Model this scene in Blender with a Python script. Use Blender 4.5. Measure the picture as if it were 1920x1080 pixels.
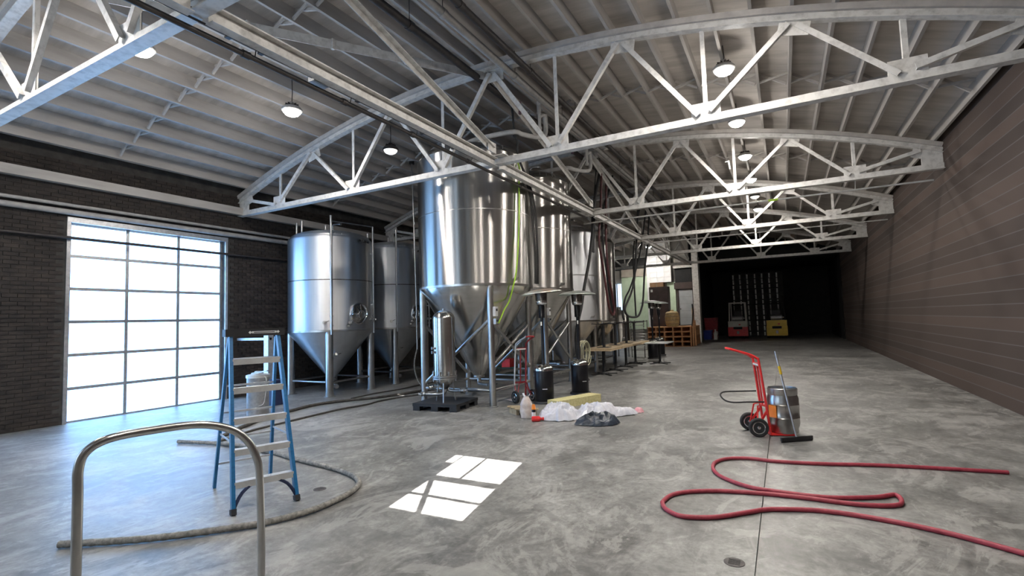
import bpy, math, random
from mathutils import Matrix, Vector, noise
random.seed(7)
for o in list(bpy.data.objects): bpy.data.objects.remove(o, do_unlink=True)
scn = bpy.context.scene
col = scn.collection

# ---------------------------------------------------------------- camera
cd = bpy.data.cameras.new('camera'); cam = bpy.data.objects.new('camera', cd); col.objects.link(cam)
yaw, pit, rol = (math.radians(a) for a in (28.236, 3.733, 1.808))
Fw = Vector((-math.sin(yaw)*math.cos(pit), math.cos(yaw)*math.cos(pit), math.sin(pit)))
R0 = Vector((math.cos(yaw), math.sin(yaw), 0)); U0 = R0.cross(Fw)
Rv = math.cos(rol)*R0 - math.sin(rol)*U0; Uv = math.sin(rol)*R0 + math.cos(rol)*U0
cam.matrix_world = Matrix(((Rv.x, Uv.x, -Fw.x, 0), (Rv.y, Uv.y, -Fw.y, 0), (Rv.z, Uv.z, -Fw.z, 1.7), (0, 0, 0, 1)))
cd.sensor_fit = 'HORIZONTAL'; cd.sensor_width = 36; cd.lens = 36*941.83/1920; cd.clip_start = .05; cd.clip_end = 300
scn.camera = cam

# ---------------------------------------------------------------- world, sun, exposure
SKY = 4.0; SUN = 75.0; PANE = 4.0; DOOR = 6.5; LAMP = 95.0
w = bpy.data.worlds.new('sky'); scn.world = w; w.use_nodes = True
bg = w.node_tree.nodes['Background']; bg.inputs[0].default_value = (.62, .80, 1, 1); bg.inputs[1].default_value = SKY
sd = bpy.data.lights.new('sun', 'SUN'); sd.energy = SUN; sd.angle = .0025; sd.color = (1, .97, .92)
sun = bpy.data.objects.new('sun', sd); col.objects.link(sun)
sdir = Vector((-.187, 1, -.55)); sun.rotation_euler = sdir.to_track_quat('-Z', 'Y').to_euler(); sun.location = (2, -12, 9)
vs = scn.view_settings
scn.display_settings.display_device = 'sRGB'
vs.view_transform = 'Standard'; vs.look = 'None'; vs.gamma = 1; vs.exposure = 0.22; vs.use_curve_mapping = False

# ---------------------------------------------------------------- materials
M = {}
def mat(name, c1, c2=None, rough=.5, metal=0, scale=6, detail=5, bump=0, bscale=None, rvar=0, aniso=0, rot=0, emit=0, trans=0, coord='Object', stretch=(1, 1, 1), lo=.35, hi=.68, coat=0, spec=.5, rnd=0, alpha=1):
    m = bpy.data.materials.new(name); m.use_nodes = True; M[name] = m
    nt = m.node_tree; N = nt.nodes; L = nt.links; b = N['Principled BSDF']
    b.inputs['Roughness'].default_value = rough; b.inputs['Metallic'].default_value = metal
    b.inputs['Specular IOR Level'].default_value = spec; b.inputs['Coat Weight'].default_value = coat
    b.inputs['Base Color'].default_value = (*c1, 1)
    if trans: b.inputs['Transmission Weight'].default_value = trans
    if alpha < 1: b.inputs['Alpha'].default_value = alpha
    tc = N.new('ShaderNodeTexCoord'); mp = N.new('ShaderNodeMapping'); mp.inputs['Scale'].default_value = stretch
    L.new(tc.outputs[coord], mp.inputs['Vector'])
    n = N.new('ShaderNodeTexNoise'); n.inputs['Scale'].default_value = scale; n.inputs['Detail'].default_value = detail; n.inputs['Roughness'].default_value = .62
    L.new(mp.outputs[0], n.inputs['Vector'])
    if c2:
        r = N.new('ShaderNodeValToRGB'); r.color_ramp.elements[0].position = lo; r.color_ramp.elements[1].position = hi
        r.color_ramp.elements[0].color = (*c1, 1); r.color_ramp.elements[1].color = (*c2, 1)
        L.new(n.outputs['Fac'], r.inputs['Fac']); src = r.outputs[0]
        if rnd:
            oi = N.new('ShaderNodeObjectInfo'); hs = N.new('ShaderNodeHueSaturation'); mr = N.new('ShaderNodeMapRange')
            mr.inputs[3].default_value = 1-rnd; mr.inputs[4].default_value = 1+rnd
            L.new(oi.outputs['Random'], mr.inputs[0]); L.new(mr.outputs[0], hs.inputs['Value']); L.new(src, hs.inputs['Color']); src = hs.outputs[0]
        L.new(src, b.inputs['Base Color'])
    if rvar:
        mr = N.new('ShaderNodeMapRange'); mr.inputs[3].default_value = max(.02, rough-rvar); mr.inputs[4].default_value = rough+rvar
        L.new(n.outputs['Fac'], mr.inputs[0]); L.new(mr.outputs[0], b.inputs['Roughness'])
    if bump:
        n2 = n
        if bscale:
            n2 = N.new('ShaderNodeTexNoise'); n2.inputs['Scale'].default_value = bscale; n2.inputs['Detail'].default_value = 4; L.new(mp.outputs[0], n2.inputs['Vector'])
        bp = N.new('ShaderNodeBump'); bp.inputs['Strength'].default_value = bump; bp.inputs['Distance'].default_value = .02
        L.new(n2.outputs['Fac'], bp.inputs['Height']); L.new(bp.outputs[0], b.inputs['Normal'])
    if aniso:
        t = N.new('ShaderNodeTangent'); t.direction_type = 'RADIAL'; t.axis = 'Z'
        L.new(t.outputs[0], b.inputs['Tangent']); b.inputs['Anisotropic'].default_value = aniso; b.inputs['Anisotropic Rotation'].default_value = rot
    if emit:
        b.inputs['Emission Color'].default_value = (*c1, 1); b.inputs['Emission Strength'].default_value = emit
    return m

mat('white_steel', (.40, .385, .365), (.60, .585, .56), .45, scale=9, bump=.25, lo=.3, hi=.55)
mat('joist_paint', (.34, .315, .29), (.46, .43, .40), .7, scale=2.5, stretch=(2, .3, 2), lo=.3, hi=.7)
mat('deck_paint', (.38, .35, .32), (.54, .50, .465), .8, scale=1.6, stretch=(.5, 3, 1), bump=.2, bscale=14)
mat('dark_pipe', (.018, .014, .013), (.042, .033, .03), .5, scale=8)
mat('grey_pipe', (.25, .24, .23), (.36, .35, .34), .45, scale=6)
mat('steel_brushed', (.40, .385, .365), (.49, .475, .45), .33, 1, scale=7, stretch=(1, 1, .04), aniso=1.0, rot=.25, bump=.05)
mat('steel_mirror', (.46, .445, .42), (.53, .515, .49), .20, 1, scale=3, stretch=(1, 1, 6), aniso=.6, rot=.25)
mat('steel_dull', (.57, .58, .60), (.67, .68, .70), .44, 1, scale=5, stretch=(1, 1, .05), aniso=.75, rot=.25, bump=.03)
mat('steel_tube', (.42, .415, .405), (.52, .515, .50), .28, 1, scale=5)
mat('chrome', (.72, .72, .73), (.80, .80, .80), .12, 1, scale=5)
mat('aluminium', (.60, .60, .59), (.72, .72, .71), .42, .7, scale=12)
mat('galvanised', (.40, .40, .41), (.56, .56, .56), .4, .8, scale=14)
mat('mortar', (.03, .027, .025), (.06, .055, .05), .95, scale=5)
mat('brick', (.016, .012, .011), (.042, .031, .026), .9, scale=9, rnd=.5, bump=.4, bscale=40)
mat('brick_far', (.014, .011, .010), (.046, .035, .029), .9, scale=4.5, stretch=(1, 1, 2.9), bump=.3, bscale=40)
mat('black_paint_and_shade', (.010, .010, .011), (.018, .018, .019), .8, scale=3)  # real black paint, and the painted-in darkness of the storage bay
mat('black_gloss', (.006, .006, .008), (.011, .011, .014), .30, scale=3, spec=.35)
mat('black_plastic', (.012, .012, .014), (.022, .022, .024), .5, scale=6)
mat('rubber', (.014, .014, .015), (.024, .024, .025), .75, scale=10)
mat('red_paint', (.62, .018, .02), (.75, .04, .04), .35, scale=8, coat=.2)
mat('dark_red_paint', (.20, .01, .015), (.30, .02, .025), .4, scale=8)
mat('red_rubber', (.26, .025, .045), (.36, .05, .075), .55, scale=20)
mat('wine_rubber', (.045, .010, .012), (.09, .02, .022), .5, scale=10)
mat('grey_hose', (.13, .125, .115), (.30, .29, .265), .8, scale=26, bump=.4)
mat('dark_hose', (.04, .036, .033), (.085, .078, .07), .7, scale=12)
mat('lime_hose', (.36, .62, .03), (.46, .72, .06), .4, scale=8)
mat('beige_hose', (.42, .40, .27), (.58, .55, .40), .55, scale=10)
mat('pvc', (.42, .41, .40), (.55, .54, .53), .4, scale=6)
mat('purple_pvc', (.10, .06, .08), (.16, .09, .12), .4, scale=6)
mat('blue_fibre', (.008, .105, .26), (.014, .15, .34), .38, scale=10, stretch=(1, 1, 6))
mat('navy', (.010, .016, .05), (.02, .03, .09), .6, scale=5)
mat('white_print', (.75, .75, .73), None, .6)
mat('wood_top', (.36, .27, .16), (.52, .41, .27), .55, scale=5, stretch=(8, 1, 1), rnd=.15)
mat('wood_pallet', (.42, .20, .09), (.62, .34, .17), .8, scale=4, stretch=(1, 1, 5), rnd=.2)
mat('wood_old', (.26, .20, .12), (.40, .33, .22), .85, scale=7, stretch=(1, 6, 1))
mat('foam', (.46, .42, .20), (.60, .55, .30), .9, scale=25, bump=.4)
mat('film_white', (.52, .53, .60), (.68, .68, .73), .38, scale=7, bump=.5, bscale=18, coat=.2)
mat('film_dark', (.016, .022, .032), (.05, .065, .09), .28, scale=7, bump=.5, bscale=16)
mat('bag_clear', (.62, .52, .47), (.80, .74, .70), .3, scale=14, bump=.3, alpha=.75)
mat('orange_plastic', (.85, .25, .03), (.95, .32, .05), .4, scale=5)
mat('cardboard', (.32, .19, .10), (.42, .26, .15), .85, scale=6)
mat('brown_cabinet', (.050, .034, .030), (.075, .052, .046), .5, scale=3)
mat('green_wall', (.46, .58, .42), (.56, .68, .52), .8, scale=2)
mat('white_block', (.66, .67, .68), (.80, .80, .80), .7, scale=3, rnd=.06)
mat('grey_wall', (.20, .19, .175), (.30, .285, .26), .85, scale=1.2)
mat('drywall', (.34, .30, .25), (.44, .40, .34), .85, scale=2)
mat('pale_door', (.36, .38, .39), (.44, .46, .47), .5, scale=2)
mat('wicker', (.40, .29, .13), (.60, .46, .24), .7, scale=20, stretch=(1, 1, .4))
mat('cream_paint', (.62, .60, .55), (.72, .70, .65), .45, scale=5)
mat('yellow_paint', (.62, .40, .01), (.72, .48, .02), .4, scale=5)
mat('blue_plastic', (.01, .03, .20), (.02, .05, .28), .4, scale=5)
mat('grey_box', (.42, .42, .42), (.52, .52, .52), .5, scale=5)
mat('wrap', (.45, .44, .42), (.85, .84, .80), .25, scale=9, stretch=(1, 1, .6))  # pale tone carries the gleam along the stack edges
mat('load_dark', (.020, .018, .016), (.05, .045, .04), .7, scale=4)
mat('drain_iron', (.05, .045, .045), (.10, .09, .088), .7, scale=12)
mat('lamp_lens', (1, .97, .93), None, .4, emit=60)
mat('lamp_dim', (1, .96, .90), None, .4, emit=.9)
mat('day_pane', (.60, .79, 1.0), None, .4, emit=PANE)
mat('door_pane', (.26, .54, 1.0), None, .4, emit=DOOR)
mat('far_pane', (.62, .78, 1.0), None, .4, emit=1.1)
mat('glass', (.9, .95, 1), None, .05, trans=1)
mat('heater_dome', (.52, .56, .53), (.62, .66, .63), .38, .75, scale=8)
mat('heater_dome_rust', (.55, .42, .33), (.60, .62, .58), .38, .75, scale=2.2, lo=.42, hi=.55)
mat('burner', (.10, .09, .085), (.20, .18, .17), .35, .9, scale=14)

# concrete floor: mottling, drag marks, pale scuffs
m = mat('concrete', (.2, .2, .2), None, .42, bump=0); nt = m.node_tree; N = nt.nodes; L = nt.links; b = N['Principled BSDF']
tc = N.new('ShaderNodeTexCoord')
def nz(scale, stretch, detail=7, rough=.65, rotz=0, dist=0):
    mp = N.new('ShaderNodeMapping'); mp.inputs['Scale'].default_value = stretch; mp.inputs['Rotation'].default_value = (0, 0, rotz)
    n = N.new('ShaderNodeTexNoise'); n.inputs['Scale'].default_value = scale; n.inputs['Detail'].default_value = detail; n.inputs['Roughness'].default_value = rough; n.inputs['Distortion'].default_value = dist
    L.new(tc.outputs['Object'], mp.inputs[0]); L.new(mp.outputs[0], n.inputs['Vector']); return n.outputs['Fac']
def ramp(src, p):
    r = N.new('ShaderNodeValToRGB'); e = r.color_ramp.elements
    e[0].position, e[1].position = p[0][0], p[1][0]; e[0].color = (*[p[0][1]]*3, 1); e[1].color = (*[p[1][1]]*3, 1)
    L.new(src, r.inputs['Fac']); return r.outputs[0]
def mix(mode, fac, a, c):
    x = N.new('ShaderNodeMix'); x.data_type = 'RGBA'; x.blend_type = mode
    if isinstance(fac, float): x.inputs[0].default_value = fac
    else: L.new(fac, x.inputs[0])
    for s, v in ((6, a), (7, c)):
        if isinstance(v, tuple): x.inputs[s].default_value = (*v, 1)
        else: L.new(v, x.inputs[s])
    return x.outputs[2]
big = nz(.55, (1, 1, 1), 8, .62, 0, .4); mid = nz(2.6, (1.3, .9, 1), 10, .74, .35, 1.2); fine = nz(16, (1, 1, 1), 6, .7)
drag = nz(1.5, (2.2, .8, 1), 9, .72, -.5, 1.3)
base = mix('MIX', ramp(big, ((.34, 0), (.68, 1))), (.105, .104, .100), (.275, .272, .262))
c = mix('MULTIPLY', .8, base, ramp(mid, ((.32, .34), (.68, 1.62))))
c = mix('MULTIPLY', .7, c, ramp(fine, ((.3, .6), (.7, 1.35))))
c = mix('MIX', ramp(drag, ((.55, 0), (.72, .55))), c, (.40, .39, .37))
c = mix('MIX', ramp(nz(1.1, (1, 1.4, 1), 9, .72, .9, 1.2), ((.55, 0), (.66, .55))), c, (.085, .085, .083))
sw = nz(.85, (1.3, .8, 1), 10, .70, -.45, 2.6)
c = mix('MIX', ramp(sw, ((.535, 0), (.575, .42))), c, (.36, .355, .34))
c = mix('MIX', ramp(nz(.7, (.9, 1.3, 1), 10, .72, .6, 2.2), ((.55, 0), (.60, .40))), c, (.12, .12, .117))
c = mix('MIX', ramp(nz(9, (.7, 1.6, 1), 8, .75, .2, 1.0), ((.66, 0), (.72, .55))), c, (.50, .49, .47))
L.new(c, b.inputs['Base Color'])
rr = N.new('ShaderNodeMapRange'); rr.inputs[3].default_value = .24; rr.inputs[4].default_value = .62; L.new(mid, rr.inputs[0]); L.new(rr.outputs[0], b.inputs['Roughness'])
bp = N.new('ShaderNodeBump'); bp.inputs['Strength'].default_value = .10; bp.inputs['Distance'].default_value = .01; L.new(fine, bp.inputs['Height']); L.new(bp.outputs[0], b.inputs['Normal'])
# right wall: bricks too far outside the photograph to be built singly
m = mat('brick_pattern', (.05, .04, .035), None, .9); nt = m.node_tree; N = nt.nodes; L = nt.links
tc = N.new('ShaderNodeTexCoord'); mp = N.new('ShaderNodeMapping'); mp.inputs['Rotation'].default_value = (math.pi/2, 0, math.pi/2)
br = N.new('ShaderNodeTexBrick'); br.inputs['Scale'].default_value = 1; br.inputs['Brick Width'].default_value = .215; br.inputs['Row Height'].default_value = .075; br.inputs['Mortar Size'].default_value = .008
br.inputs['Color1'].default_value = (.035, .024, .02, 1); br.inputs['Color2'].default_value = (.075, .05, .04, 1); br.inputs['Mortar'].default_value = (.09, .08, .075, 1)
L.new(tc.outputs['Object'], mp.inputs[0]); L.new(mp.outputs[0], br.inputs[0]); L.new(br.outputs[0], N['Principled BSDF'].inputs['Base Color'])

# ---------------------------------------------------------------- mesh helpers
def V(*a): return Vector(a if len(a) == 3 else a[0])
class MB:
    def __init__(s): s.v = []; s.f = []
    def quadbox(s, pts):
        i = len(s.v); s.v += [tuple(p) for p in pts]
        s.f += [(i, i+3, i+2, i+1), (i+4, i+5, i+6, i+7), (i, i+1, i+5, i+4), (i+1, i+2, i+6, i+5), (i+2, i+3, i+7, i+6), (i+3, i, i+4, i+7)]; return s
    def box(s, c, d, R=None):
        c = V(c); h = [x/2 for x in d]
        P = [Vector((x*h[0], y*h[1], z*h[2])) for z in (-1, 1) for x, y in ((-1, -1), (1, -1), (1, 1), (-1, 1))]
        if R is not None: P = [R @ p for p in P]
        return s.quadbox([c+p for p in P])
    def span(s, x0, x1, y0, y1, z0, z1): return s.box(((x0+x1)/2, (y0+y1)/2, (z0+z1)/2), (x1-x0, y1-y0, z1-z0))
    def bar(s, a, b, w, h, up=(0, 0, 1), off=(0, 0)):
        a, b = V(a), V(b); d = (b-a).normalized(); u = V(up); sd = d.cross(u)
        if sd.length < 1e-4: sd = d.cross(V(0, 1, 0))
        sd.normalize(); u = sd.cross(d).normalized(); o = sd*off[0]+u*off[1]
        P = []
        for q in (a, b):
            for i, j in ((-1, -1), (1, -1), (1, 1), (-1, 1)): P.append(q+o+sd*(i*w/2)+u*(j*h/2))
        return s.quadbox(P)
    def angle(s, a, b, w, up=(0, 0, 1), t=.012):       # an L-section member
        s.bar(a, b, t, w, up); return s.bar(a, b, w, t, up, (w/2, -w/2+t/2))
    def tube(s, pts, r, n=10, closed=False, caps=True):
        P = [V(p) for p in pts]; k = len(P); rs = r if isinstance(r, (list, tuple)) else [r]*k
        T = []
        for i in range(k):
            a = P[(i-1) % k] if closed or i > 0 else P[i]; c = P[(i+1) % k] if closed or i < k-1 else P[i]
            T.append((c-a).normalized())
        u = T[0].orthogonal().normalized(); base = len(s.v)
        for i in range(k):
            u = (u-T[i]*u.dot(T[i])).normalized(); w_ = T[i].cross(u)
            for j in range(n):
                a = 2*math.pi*j/n; s.v.append(tuple(P[i]+(u*math.cos(a)+w_*math.sin(a))*rs[i]))
        for i in range(k if closed else k-1):
            q = (i+1) % k
            for j in range(n):
                s.f.append((base+i*n+j, base+i*n+(j+1) % n, base+q*n+(j+1) % n, base+q*n+j))
        if caps and not closed:
            s.f.append(tuple(base+j for j in range(n))[::-1]); s.f.append(tuple(base+(k-1)*n+j for j in range(n)))
        return s
    def lathe(s, prof, n=32, c=(0, 0, 0), R=None, cap=True, arc=None):
        c = V(c); b = len(s.v); k = len(prof)
        for r, z in prof:
            for j in range(n):
                a = 2*math.pi*j/n; p = Vector((r*math.cos(a), r*math.sin(a), z))
                if R is not None: p = R @ p
                s.v.append(tuple(c+p))
        for i in range(k-1):
            for j in range(n):
                s.f.append((b+i*n+j, b+i*n+(j+1) % n, b+(i+1)*n+(j+1) % n, b+(i+1)*n+j))
        if cap:
            if prof[0][0] > 1e-4: s.f.append(tuple(b+j for j in range(n))[::-1])
            if prof[-1][0] > 1e-4: s.f.append(tuple(b+(k-1)*n+j for j in range(n)))
        return s
    def grid(s, fn, nu, nv, closed=False):
        b = len(s.v)
        for i in range(nu):
            for j in range(nv): s.v.append(tuple(fn(i/(nu if closed else nu-1), j/(nv-1))))
        for i in range(nu if closed else nu-1):
            q = (i+1) % nu
            for j in range(nv-1): s.f.append((b+i*nv+j, b+q*nv+j, b+q*nv+j+1, b+i*nv+j+1))
        return s
    def build(s, name, mt, parent=None, world=False, smooth=True, loc=None):
        me = bpy.data.meshes.new(name); vv = s.v
        off = Vector((0, 0, 0))
        if world and parent is not None:
            q = parent
            while q is not None: off += q.location; q = q.parent
        if loc is not None: off = V(loc)
        if off.length: vv = [(x-off.x, y-off.y, z-off.z) for x, y, z in vv]
        me.from_pydata(vv, [], s.f); me.materials.append(M[mt])
        if smooth:
            me.polygons.foreach_set('use_smooth', [True]*len(me.polygons)); me.set_sharp_from_angle(angle=math.radians(38))
        me.update()
        o = bpy.data.objects.new(name, me); col.objects.link(o)
        if parent is not None: o.parent = parent
        if loc is not None: o.location = loc
        return o
def tag(o, label=None, cat=None, group=None, kind=None):
    for k, x in (('label', label), ('category', cat), ('group', group), ('kind', kind)):
        if x: o[k] = x
    return o
def thing(name, label, cat, loc=(0, 0, 0), rz=0, group=None):
    o = bpy.data.objects.new(name, None); o.empty_display_size = .2; col.objects.link(o); o.location = loc; o.rotation_euler = (0, 0, rz)
    return tag(o, label, cat, group)
def copy_tree(o, parent=None):
    c = o.copy(); col.objects.link(c); c.parent = parent
    for ch in list(o.children): copy_tree(ch, c)
    return c
def again(o, name, mesh_obj, parent, loc, rot=None):      # one more alike piece sharing mesh data
    c = bpy.data.objects.new(name, mesh_obj.data); col.objects.link(c); c.parent = parent; c.location = loc
    if rot: c.rotation_euler = rot
    return c
def spline(P, m=6, closed=False):
    P = [V(p) for p in P]; k = len(P); out = []
    for i in range(k if closed else k-1):
        g = (lambda q: P[q % k]) if closed else (lambda q: P[max(0, min(k-1, q))])
        p0, p1, p2, p3 = g(i-1), g(i), g(i+1), g(i+2)
        for j in range(m):
            t = j/m; out.append(.5*((2*p1)+(p2-p0)*t+(2*p0-5*p1+4*p2-p3)*t*t+(3*p1-p0-3*p2+p3)*t**3))
    if not closed: out.append(P[-1])
    return out
def rot_to(d):   # rotation taking +Z to d
    return V(d).normalized().to_track_quat('Z', 'Y').to_matrix()
def lift(pts, z): return [(p[0], p[1], z) for p in pts]
PI = math.pi

# ================================================================ SETTING
XL, XR, XC = -12.2, 3.14, -4.53
YF, YE = -2.6, 44.0
def top(x): return 6.45-.0249*(x-XC)**2
fl = MB().span(XL-.3, XR+.3, YF-.3, YE+.3, -.4, -.03).build('floor', 'concrete'); tag(fl, 'mottled grey polished concrete warehouse floor', None, None, 'structure')
for x0, x1 in ((XL-.2, -.266), (-.256, XR+.2)):
    MB().span(x0, x1, YF-.2, YE+.2, -.03, 0).build('slab', 'concrete', fl)

# ceiling: deck, joists and cross bridging
def arch_strip(x0, x1, n, dz, th, y0, y1):
    mb = MB()
    for i in range(n):
        a = x0+(x1-x0)*i/n; c_ = x0+(x1-x0)*(i+1)/n
        mb.quadbox([(a, y0, top(a)+dz), (c_, y0, top(c_)+dz), (c_, y1, top(c_)+dz), (a, y1, top(a)+dz), (a, y0, top(a)+dz+th), (c_, y0, top(c_)+dz+th), (c_, y1, top(c_)+dz+th), (a, y1, top(a)+dz+th)])
    return mb
ce = arch_strip(XL-.3, XR+.3, 40, .375, .06, YF-.3, YE+.3).build('ceiling', 'deck_paint'); tag(ce, 'white painted barrel roof deck on closely spaced timber joists', None, None, 'structure')
JX = [-4.41+.53*k for k in range(-14, 15)]
j0 = MB().span(-.024, .024, YF-.1, 35.4, 0, .225).build('joist', 'joist_paint', ce); j0.location = (JX[0], 0, top(JX[0])+.152)
for x in JX[1:]: again(ce, 'joist', j0, ce, (x, 0, top(x)+.152))
ridge = MB().span(-.03, .03, YF-.1, 35.4, -.03, .30).build('ridge_beam', 'joist_paint', ce); ridge.location = (-4.62, 0, top(-4.5)+.155)
b0 = None
for Y in (5.15, 10.7, 16.1):
    for a, c_ in zip(JX[:-1], JX[1:]):
        xm = (a+c_)/2; zm = (top(a)+top(c_))/2+.265; sl = math.atan2(top(c_)-top(a), .53)
        for s in (-1, 1):
            if b0 is None: b0 = MB().box((0, 0, 0), (.50, .035, .045)).build('bridging_strut', 'joist_paint', ce); q = b0
            else: q = again(ce, 'bridging_strut', b0, ce, (0, 0, 0))
            q.location = (xm, Y+s*.03, zm); q.rotation_euler = (0, -sl+s*.36, 0)

# left wall with real bricks
wl = MB().span(XL-.3, XL, 7.6, 33, -.1, 5.4).span(XL-.3, XL, 2.8, 4.5, -.1, 5.4).span(XL-.3, XL, YF-.3, .6, -.1, 5.4).span(XL-.3, XL, .6, 2.8, 3.9, 5.4).span(XL-.3, XL, 4.5, 7.6, 3.9, 5.4).build('wall_left', 'mortar')
tag(wl, 'dark old brick side wall behind the left tanks', None, None, 'structure')
bw, bh = .215, .075
brick0 = MB().box((0, 0, 0), (.03, .204, .065)).build('brick', 'brick', wl); brick0.location = (XL, 8.3, .5)
stuff = MB(); cnt = 0
for r in range(68):
    z = .04+r*bh
    for k in range(-5, 52):
        y = 3.0+k*bw+(bw/2 if r % 2 else 0)
        if y < 2.95 or y > 13.9 or (4.35 < y < 7.75 and z < 3.95): continue
        dx = random.uniform(-.006, .006)
        if 8.15 < y < 9.72 and .5 < z < 3.4 and cnt < 299:
            cnt += 1; again(wl, 'brick', brick0, wl, (XL+dx, y, z), (0, 0, random.uniform(-.02, .02)))
        elif not (8.15 < y < 8.45 and .45 < z < .55): stuff.box((XL+dx, y, z), (.03, .204, .065))
s = stuff.build('brickwork', 'brick_far', wl, smooth=False); s['kind'] = 'stuff'
# front wall, behind the camera: clear sash window that lets the sun in, three frosted windows
wf = MB()
for x0, x1, z0, z1 in ((XL-.3, -11.4, 0, 5.2), (-11.4, -5.8, 0, 1.0), (-11.4, -5.8, 4.3, 5.6), (-10.0, -9.4, 1, 4.3), (-7.8, -7.2, 1, 4.3), (-5.8, -2.34, 0, 6.7), (-2.34, -1.20, 0, 3.40), (-2.34, -1.20, 4.64, 6.7), (-1.20, XR+.3, 0, 6.5), (-11.4, -5.8, 5.6, 6.6)):
    wf.span(x0, x1, YF-.3, YF, z0-.05, z1)
wf = wf.build('wall_front', 'grey_wall'); tag(wf, 'grey front wall behind the camera', None, None, 'structure')
w1 = thing('window_1', 'high sash window in the front wall', None, (-1.77, YF, 3.40)); w1['kind'] = 'structure'
MB().span(-2.34, -2.20, YF-.03, YF, 3.40, 4.25).span(-2.34, -2.31, YF-.03, YF, 4.25, 4.64).span(-2.20, -2.18, YF-.03, YF, 3.40, 4.64).span(-1.35, -1.20, YF-.03, YF, 3.40, 4.64).span(-2.34, -1.20, YF-.03, YF, 3.40, 3.45).span(-2.34, -1.20, YF-.03, YF, 4.432, 4.64).build('window_frame', 'white_steel', w1, True)
MB().span(-2.18, -1.35, YF-.06, YF-.02, 3.925, 3.997).build('meeting_rail', 'white_steel', w1, True)
MB().span(-2.18, -1.35, YF-.05, YF-.03, 3.675, 3.700).span(-1.862, -1.830, YF-.05, YF-.03, 3.99, 4.44).build('glazing_bar', 'white_steel', w1, True)
MB().bar((-2.155, YF-.04, 3.93), (-1.80, YF-.04, 3.44), .02, .05, (0, 0, 1)).build('brace_bar', 'white_steel', w1, True)
for i, (x0, x1) in enumerate(((-11.4, -10.0), (-9.4, -7.8), (-7.2, -5.8))):
    wi = thing('window_%d' % (i+2), 'tall frosted window in the front wall', None, ((x0+x1)/2, YF, 1)); wi['kind'] = 'structure'
    MB().span(x0, x1, YF-.12, YF-.10, 1, 4.3).build('pane', 'day_pane', wi, True)
    MB().span(x0, x0+.06, YF-.1, YF, 1, 4.3).span(x1-.06, x1, YF-.1, YF, 1, 4.3).span(x0, x1, YF-.1, YF, 2.6, 2.66).build('window_frame', 'white_steel', wi, True)
for i, (y0, y1) in enumerate(((4.5, 7.6), (.6, 2.8))):
    d1 = thing('door_%d' % (i+3), ['closed sectional loading door of translucent panels in the brick wall', 'narrow translucent side door out of view'][i], None, (XL, (y0+y1)/2, 0)); d1['kind'] = 'structure'
    for k in range(6):
        MB().span(XL-.16, XL-.14, y0, y1, .65*k+.03, .65*k+.62).build('panel', 'door_pane', d1, True)
        MB().span(XL-.17, XL-.10, y0, y1, .65*k-.03, .65*k+.03).build('panel_rail', 'galvanised', d1, True)
    for y in (y0+.03, (2*y0+y1)/3, (y0+2*y1)/3, y1-.03): MB().span(XL-.17, XL-.11, y-.03, y+.03, 0, 3.9).build('stile', 'galvanised', d1, True)
    for y in (y0-.06, y1+.0): MB().span(XL-.02, XL+.03, y, y+.06, 0, 3.96).build('jamb_track', 'galvanised', d1, True)
    MB().span(XL-.02, XL+.04, y0-.06, y1+.06, 3.9, 4.0).build('head_track', 'galvanised', d1, True)
# right wall
wr = MB().span(XR, XR+.3, YF-.3, YE+.3, -.1, 5.6).build('wall_right', 'brick_pattern'); tag(wr, 'dark brick wall on the far side of the aisle', None, None, 'structure')
# ledger and conduits on the left wall
t1 = MB().span(XL+.01, XL+.16, 2.7, 32, 4.62, 4.80).build('trim_1', 'joist_paint'); tag(t1, 'painted timber ledger high on the brick wall', None, None, 'structure')
for i, (z, r, mt, lb) in enumerate(((4.22, .035, 'grey_pipe', 'upper pale conduit running along the brick wall'), (4.08, .055, 'grey_pipe', 'lower thick pale pipe running along the brick wall'), (3.58, .03, 'dark_pipe', 'thin dark pipe across the brick wall beside the left tank'))):
    p = thing('wall_pipe', lb, 'pipe', (XL+.09, 3, z)); MB().tube([(XL+.09, 2.8, z), (XL+.09, 31.5, z)], r, 10).build('pipe', mt, p, True)
    for y in (5.0, 8.4, 13.4): MB().span(XL, XL+.09, y, y+.04, z-.02, z+.02).build('bracket', 'galvanised', p, True)

# end of the hall: office front at Y=32 and dark storage bay to the right of it
we = MB().span(XL-.3, -5.0, 32.6, 33.0, -.05, 6.8).build('wall_end', 'grey_wall'); tag(we, 'end wall of the hall with green and white painted panels', None, None, 'structure')
MB().span(-9.25, -7.55, 32.5, 32.6, .9, 4.3).span(-6.35, -5.85, 32.5, 32.6, .9, 3.8).build('green_panel', 'green_wall', we)
MB().span(-9.25, -7.35, 32.45, 32.6, 4.3, 4.8).build('lintel', 'drywall', we)
MB().span(XL, -7.4, 32.5, 32.6, 4.8, 5.5).span(-5.85, -4.85, 32.5, 32.6, 3.75, 4.65).build('dark_opening', 'black_paint_and_shade', we)
MB().span(-9.9, -7.4, 32.3, 32.5, 5.5, 5.62).span(-5.9, -4.8, 32.35, 32.5, 4.65, 4.78).build('white_beam', 'white_steel', we)
MB().span(-5.9, -4.8, 32.35, 32.6, 3.35, 3.75).build('shelf_panel', 'brown_cabinet', we)
MB().span(-7.55, -7.35, 32.3, 32.6, .9, 6.3).build('white_post', 'white_block', we)
blk = MB().box((0, 0, 0), (.43, .2, .318)).build('block', 'white_block', we); first = True
for r in range(8):
    for k in range(3):
        x = -7.13+k*.44; z = 3.98+r*.33
        if first: blk.location = (x, 32.4, z); first = False
        else: again(we, 'block', blk, we, (x, 32.4, z))
MB().span(-7.33, -6.03, 32.45, 32.6, 3.8, 6.5).build('block_backing', 'grey_wall', we)
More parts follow.
